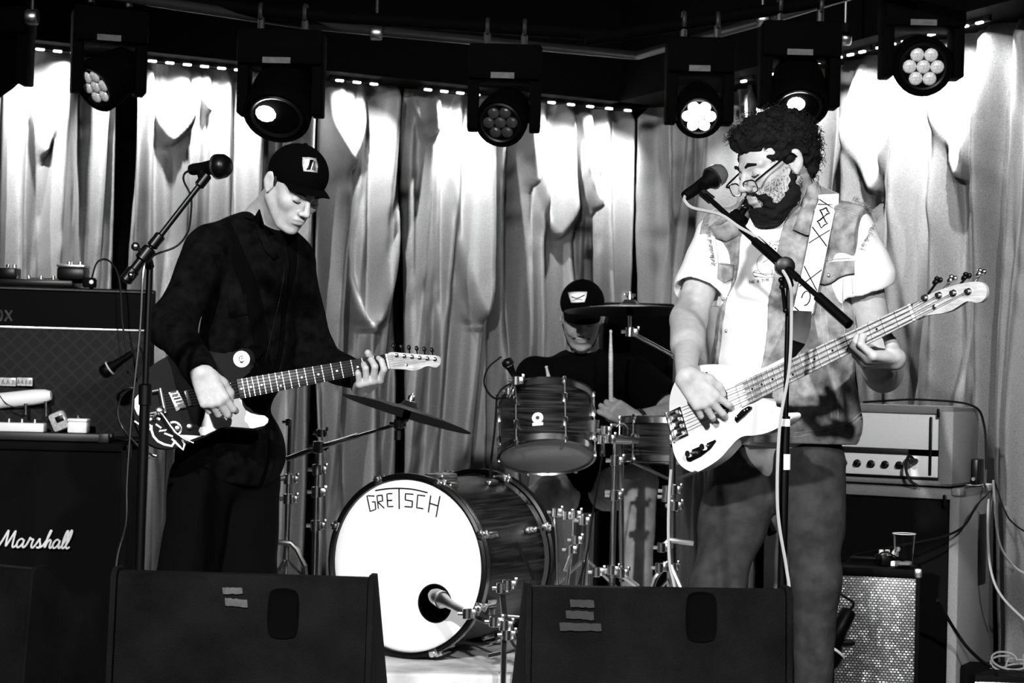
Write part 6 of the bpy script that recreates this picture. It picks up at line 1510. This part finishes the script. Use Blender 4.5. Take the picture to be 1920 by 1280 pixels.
def gtorso(s, o):
    s.F = TG
    s.ell((0, .0, LG*.80), (.150+o, .105+o, .14+o), .04); s.ell((0, .0, LG*.48), (.145+o, .105+o, .20+o), .05); s.ell((0, .0, .02), (.150+o, .112+o, .14+o), .05)
    s.F = Matrix.Identity(4)
    s.cap(gsR.lerp(gn, .1), gn.lerp(gsR, .25), .052+o, .052+o, .05); s.cap(gsL.lerp(gn, .1), gn.lerp(gsL, .25), .052+o, .052+o, .05)
s = Sdf(); gtorso(s, -.012)
add_head(s, HG, gn+Vector((-.012, .02, .0)), .055)
s.cap(gn, TG @ Vector((0, -.01, LG*.8)), .055, .09, .05)
s.chain([gsR, geR, gwR], [.045, .040, .027], .02); s.chain([gsL, geL, gwL], [.045, .040, .027], .02)
mR = frame((.42, -.12, -.80), (-.12, -.95, .22), gwR)
add_hand(s, mR, 1, [(38, 45, 30), (44, 50, 34), (50, 52, 36), (56, 55, 38)], [(.045, .036, -.022), (.074, .040, -.040), (.095, .030, -.052)], .05, 1.12)
xh = (GP.n*.93+GP.y*.10+GP.x*.05).normalized(); zh = (GP.n*.25-GP.y*.97)
cG = GP.at(*GP.loc(690, 688, .01), .01); wG = cG-xh*.098-GP.y*.040; s.cap(gwL, wG, .028, .025, .02)
mL = frame(xh, zh, wG)
add_hand(s, mL, -1, [(30, 68, 40), (44, 80, 52), (52, 82, 52), (50, 78, 50)], [(.030, .040, -.025), (.040, .036, -.060), (.064, .020, -.088)], .14, 1.10)
rootG = thing('person', 'clean shaven man in a black cap and dark overshirt playing a black guitar', 'person', (gh.x, 5.62, 0))
gbody, gbv = sdf_obj(s, 'body', 'skin', .0034, rootG)
# dark overshirt with long sleeves
s = Sdf(); gtorso(s, .014); s.F = TG; s.ell((0, 0, -.02), (.168, .128, .13), .04); s.F = Matrix.Identity(4)
s.chain([gsR, geR, geR.lerp(gwR, .94)], [.068, .062, .045], .04); s.chain([gsL, geL, geL.lerp(gwL, .94)], [.066, .058, .043], .04)
s.cap(geR.lerp(gwR, .95), geR.lerp(gwR, 1.5), .034, .045, .006, True); s.cap(geL.lerp(gwL, .95), geL.lerp(gwL, 1.5), .034, .045, .006, True)
s.cap(gn+Vector((.0, -.02, .035)), gn+Vector((.10, -.10, .15)), .052, .10, .012, True)
s.posts.append(fold_post(31, .0055, 13, .002, 48))
def gcut(P, d):
    q = P@TGi[:3, :3].T+TGi[:3, 3]; x, y, z = q.T
    d = np.maximum(d, -np.maximum(np.abs(x-.045)-(.012+.05*np.clip(z/LG-.7, 0, 1)), -y+.03)*1.)
    return np.maximum(d, -.085-z)
s.posts.append(gcut)
gshirt, gsv = sdf_obj(s, 'overshirt', 'plaid_dark', .005, rootG)
s = Sdf(); gtorso(s, .004); s.cap(gn+Vector((.0, -.02, .04)), gn+Vector((.06, -.06, .15)), .050, .08, .01, True); s.posts.append(lambda P, d: np.maximum(d, -.02-(P@TGi[:3, :3].T+TGi[:3, 3])[:, 2]))
sdf_obj(s, 'black_tee', 'black_cloth', .006, rootG)
SG = Surf(gsv)
patch('collar_leaf', [(478, 380), (489, 386), (481, 398), (472, 412), (458, 406), (466, 390)], 'plaid_dark', rootG, SG, .014, .004, 5.66)
patch('collar_leaf', [(486, 392), (500, 440), (512, 462), (522, 480), (512, 486), (498, 470), (484, 440), (476, 408)], 'plaid_dark', rootG, SG, .012, .004)
seam('zip_line', [(535, 500), (524, 560), (508, 630), (497, 676)], 'dark_chrome', rootG, SG, .0014, .002)
patch('chest_pocket', [(425, 540), (462, 536), (466, 590), (430, 596)], 'plaid_dark', rootG, SG, .004, .003)
# cap
def cap_for(H, root, badge, brim_drop=.016, m='cap_black', bt=0.):
    s = Sdf(); s.F = H
    H = H @ Matrix.Translation((-bt*.0010, 0, .002)) @ Matrix.Rotation(math.radians(bt), 4, 'Y'); s.F = H; tl = Matrix.Identity(3)
    s.ell((-.012, 0, .046), (.104, .083, .086), .01, False, tl)
    s.boxx((-.012, 0, -.055), (.16, .14, .068), .0, .006, True, tl)
    s.F = Matrix.Identity(4); HI = np.array(H.inverted())
    def pan(P, d):
        q = P@HI[:3, :3].T+HI[:3, 3]; a = np.arctan2(q[:, 1], q[:, 0]+.012)
        return d+.0012*np.exp(-(((a*3/PI+.5) % 1-.5)/.02)**2)
    s.posts.append(pan)
    o, v = sdf_obj(s, 'cap', m, .0032, root)
    b = MB(H); b.ball((-.012, 0, .1325), (.007, .007, .004)); b.build('cap_button', m, o)
    # brim
    n = 18; top, bot = [], []
    b = MB(H)
    for j in range(6):
        f = j/5; r1, r2 = [], []
        for k in range(n+1):
            a = math.radians(-62+124*k/n); rx = .098; ry = .081
            x0, y0 = -.012+rx*math.cos(a), ry*math.sin(a); ext = .058*math.cos(a*1.15)**.6 if abs(a) < 1.3 else 0
            x, y = x0+ext*f-.004, y0*(1-.06*f)*.98; z = .020-brim_drop*f*f+.012*(1-f)*0-1.1*y*y*(.25+1.1*f)
            r1.append((x, y, z)); r2.append((x, y, z-.003))
        top.append(b.verts(r1)); bot.append(b.verts(r2))
    for A, s_ in ((top, 1), (bot, -1)):
        for p, q in zip(A, A[1:]):
            for k in range(n): b.face([p[k], p[k+1], q[k+1], q[k]])
    for k in range(n): b.face([top[-1][k], top[-1][k+1], bot[-1][k+1], bot[-1][k]]); b.face([top[0][k], top[0][k+1], bot[0][k+1], bot[0][k]])
    for k in (0, n):
        for j in range(5): b.face([top[j][k], top[j+1][k], bot[j+1][k], bot[j][k]])
    b.build('brim', m, o)
    return o, v
ca, cav = cap_for(HG, rootG, None, .010, bt=-17)
SC_ = Surf(cav)
patch('badge_border', [(567, 295), (580, 295), (593, 297), (596, 310), (595, 324), (582, 322), (569, 321), (567, 308)], 'lens_grey', ca, SC_, .0022, .002)
patch('badge_field', [(571, 299), (580, 298), (590, 300), (592, 310), (591, 320), (582, 319), (573, 318), (571, 308)], 'white', ca, SC_, .0038, .001)
patch('badge_dark', [(581, 299), (588, 300), (585, 308), (582, 318), (574, 318), (579, 309)], 'black_plastic', ca, SC_, .005, .001)
patch('badge_grey', [(588, 301), (591, 302), (592, 320), (584, 318), (587, 309)], 'tape', ca, SC_, .005, .001)
for y in (-1, 1):
    b = MB(HG); b.tube([(.094, y*.015, .0185), (.0945, y*.028, .0235), (.084, y*.046, .020)], [.0028, .0032, .0016], 6); b.build('eyebrow', 'hair_brown', rootG)
    b = MB(HG); b.tube(spline([(.086, y*.018, -.0055), (.0885, y*.029, -.0085), (.083, y*.043, -.006)], 4), .0013, 5); b.build('eyelashes', 'hair', rootG)
s = Sdf(); s.F = HG
for y in (-1, 1): s.cap((.008, y*.074, .022), (.010, y*.0735, -.004), .008, .004, .006)
s.cap((-.075, -.03, .01), (-.078, .03, .01), .030, .030, .02); s.F = Matrix.Identity(4); s.posts.append(hair_noise(5, .002, 150))
sdf_obj(s, 'short_hair', 'hair_brown', .0034, rootG)
# trousers and shoes
kR, aR = W(352, 1080, 5.50), W(345, 1330, 5.62); kL, aL = W(462, 1080, 5.60), W(480, 1330, 5.72); aR.z = aL.z = .09
s = Sdf(); s.F = TG; s.ell((0, 0, -.03), (.148, .112, .12), .05); s.F = Matrix.Identity(4)
hR = TG @ Vector((-.085, .0, -.08)); hL = TG @ Vector((.085, .0, -.08))
s.chain([hR, kR, aR], [.094, .086, .066], .03); s.chain([hL, kL, aL], [.094, .088, .066], .03)
s.posts.append(fold_post(17, .005, 12, .0015, 50)); s.posts.append(lambda P, d: np.maximum(d, .06-P[:, 2]))
sdf_obj(s, 'trousers', 'trouser_black', .007, rootG)
shoe('shoe', aR, (.2, -.95, 0), rootG); shoe('shoe', aL, (.6, -.7, 0), rootG)
# strap
t = thing('guitar_strap', 'plain dark guitar strap over the overshirt of the capped man', 'strap', W(470, 560, 5.5))
P_ = [SG.hit(x, y, .006) for x, y in ((418, 420), (440, 470), (462, 520), (476, 570), (484, 620), (486, 650))]
ribbon('strap_band', P_+[GP.at(*GP.loc(474, 662), -.01)], .045, 'matte_black', t)
# ------------------------------------------------------------------ the drummer
dn = W(1092, 655, 7.28); dh = W(1098, 905, 7.36)
dsR = W(1000, 705, 7.22); dsL = W(1188, 700, 7.22)
dup = (dn-dh).normalized(); drt = (dsL-dsR); drt = (drt-dup*drt.dot(dup)).normalized(); dfw = dup.cross(drt).normalized()
if dfw.y > 0: dfw = -dfw
TD = Matrix((drt, dfw, dup)).transposed().to_4x4(); TD.translation = dh; LD = (dn-dh).length; TDi = np.array(TD.inverted())
HD = hframe(W(1091, 590, 7.18), (-.02, -.90, -.42), (0, -.42, .90), 1.0)
deR, dwR = W(962, 812, 7.05), W(1010, 765, 6.90); deL, dwL = W(1262, 776, 7.02), W(1188, 786, 6.86)
def dtorso(s, o):
    s.F = TD
    s.ell((0, .0, LD*.76), (.165+o, .115+o, .13+o), .04); s.ell((0, .015, LD*.38), (.155+o, .125+o, .16+o), .05); s.ell((0, .0, .0), (.165+o, .125+o, .11+o), .05)
    s.F = Matrix.Identity(4); s.cap(dsR.lerp(dn, .1), dsL.lerp(dn, .1), .056+o, .056+o, .05)
s = Sdf(); dtorso(s, -.012)
add_head(s, HD, dn+Vector((0, .03, .01)), .056, 1.)
s.chain([dsR, deR, dwR], [.048, .042, .028], .02); s.chain([dsL, deL, dwL], [.050, .044, .029], .02)
mL = frame((-.72, -.35, .35), (-.20, -.93, .10), dwL)
add_hand(s, mL, 1, [(40, 70, 50), (52, 76, 50), (60, 80, 50), (64, 80, 50)], [(.045, .038, -.024), (.072, .034, -.040), (.088, .018, -.048)], .05, 1.12)
mR = frame((.5, -.7, .1), (0, -.2, 1), dwR)
add_hand(s, mR, 1, [(50, 70, 50), (55, 76, 50), (60, 80, 50), (64, 80, 50)], [(.045, .038, -.024), (.072, .034, -.040), (.088, .018, -.048)], .05, 1.12)
rootD = thing('person', 'smiling drummer in black tee and cap with pale patch seated behind the drums', 'person', (dh.x, 7.36, ZR))
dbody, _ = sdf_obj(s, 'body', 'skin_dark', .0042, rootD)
s = Sdf(); dtorso(s, .006)
qR, qL = dsR.lerp(deR, .66), dsL.lerp(deL, .72)
s.cap(dsR, qR, .066, .074, .04); s.cap(dsL, qL, .068, .086, .04)
for a_, e_, q in ((dsR, deR, qR), (dsL, deL, qL)):
    d_ = (e_-a_).normalized(); s.cap(q+d_*.004, q+d_*.15, .058, .10, .01, True)
s.cap(dn+Vector((0, -.01, .02)), dn+Vector((0, -.08, .14)), .056, .09, .01, True)
s.posts.append(fold_post(41, .004, 14, .0015, 50)); s.posts.append(lambda P, d: np.maximum(d, -.17-(P@TDi[:3, :3].T+TDi[:3, 3])[:, 2]))
sdf_obj(s, 't_shirt', 'black_cloth', .006, rootD)
mat('jeans_grey', .24, .85, bump=.8, bscale=500, vary=.3, vscale=20)
kL, aL = W(1196, 905, 6.86), W(1192, 1130, 6.78); kR, aR = W(940, 990, 6.80), W(965, 1130, 6.70); aL.z = aR.z = ZR+.09
s = Sdf(); s.F = TD; s.ell((0, 0, .0), (.16, .13, .10), .04); s.F = Matrix.Identity(4)
hR = TD @ Vector((-.09, .03, -.02)); hL = TD @ Vector((.09, .03, -.02))
s.chain([hR, kR, aR], [.088, .066, .052], .03); s.chain([hL, kL, aL], [.088, .070, .056], .03)
s.posts.append(fold_post(57, .004, 13, .0015, 50)); s.posts.append(lambda P, d: np.maximum(d, ZR+.05-P[:, 2]))
sdf_obj(s, 'jeans', 'jeans_grey', .007, rootD)
def shoe_at(a, dx, z0):
    s = Sdf(); d = Vector(dx).normalized(); f = frame(d, (0, 0, 1), Vector((a.x, a.y, z0))); s.F = f
    s.cap((-.05, 0, .045), (.06, 0, .045), .042, .045, .03); s.cap((.06, 0, .04), (.17, 0, .034), .046, .034, .03); s.cap((-.03, 0, .05), (-.03, 0, .11), .045, .042, .03)
    s.posts.append(lambda P, d: np.maximum(d, z0+.006-P[:, 2])); return sdf_obj(s, 'shoe', 'black_rubber', .007, rootD)[0]
shoe_at(aL, (.1, -1, 0), ZR); shoe_at(aR, (-.1, -1, 0), ZR)
ca, cav = cap_for(HD, rootD, None, .016, bt=-8)
SD_ = Surf(cav)
patch('cap_patch', [(1065, 548), (1082, 547), (1101, 547), (1099, 557), (1096, 566), (1083, 567), (1071, 567), (1068, 558)], 'white', ca, SD_, .003, .002)
seam('patch_print', [(1072, 556), (1082, 559), (1096, 553)], 'pipe_paint', ca, SD_, .002, .006)
seam('patch_print', [(1074, 563), (1084, 561), (1092, 562)], 'pipe_paint', ca, SD_, .0012, .006)
for y in (-1, 1):
    b = MB(HD); b.tube([(.094, y*.015, .0185), (.0945, y*.028, .0235), (.084, y*.046, .020)], [.0028, .0032, .0016], 6); b.build('eyebrow', 'hair', rootD)
    b = MB(HD); b.tube(spline([(.086, y*.018, -.0055), (.0885, y*.029, -.0085), (.083, y*.043, -.006)], 4), .0013, 5); b.build('eyelashes', 'hair', rootD)
s = Sdf(); s.F = HD
s.ell((.058, 0, -.112), (.030, .034, .018), .015)
for y in (-1, 1): s.cap((.006, y*.066, -.040), (.040, y*.040, -.100), .008, .012, .01); s.cap((.096, y*.004, -.0475), (.084, y*.030, -.060), .004, .005, .004)
s.F = Matrix.Identity(4); s.posts.append(hair_noise(9, .002, 200)); sdf_obj(s, 'short_beard', 'hair_brown', .0034, rootD)
d_ = (dwL-deL).normalized(); t = thing('wristwatch', 'dark band on the left wrist of the drummer', 'watch', dwL)
b = MB(); b.tube([dwL-d_*.035, dwL-d_*.012], .036, 20); b.build('watch_band', 'black_rubber', t)
b = MB(); b.lathe([(.016, .0), (.016, .008), (0, .009)], Matrix.Translation(dwL-d_*.024+Vector((0, -.036, .006))) @ Matrix.Rotation(PI/2, 4, 'X'), 16); b.build('watch_case', 'dark_chrome', t)
def stick(a, e, label):
    a, e = Vector(a), Vector(e); t = thing('drum_stick', label, 'drum stick', a, 'drum sticks')
    d = (e-a); L = d.length; m_ = Matrix.Translation(a) @ d.to_track_quat('Z', 'Y').to_matrix().to_4x4()
    b = MB(m_); b.lathe([(0, 0), (.007, .002), (.0078, .01), (.0078, L*.72), (.004, L*.965)], None, 12); b.build('shaft', 'wood_light', t)
    b = MB(m_); b.lathe([(.004, L*.96), (.0055, L*.975), (.0045, L*.995), (0, L)], None, 12); b.build('tip', 'wood_light', t)
hc = mL @ Vector((.085, .0, -.030)); st0 = W(1152, 792, 6.84); st1 = W(1147, 618, 6.86)
stick(Vector((hc.x, hc.y, st0.z)), Vector((hc.x-.01, hc.y-.03, st1.z)), 'pale drum stick held upright in the fist of the drummer')
stick(mR @ Vector((.10, .0, -.02)), W(1024, 686, 6.75), 'pale drum stick tip above the rack tom')
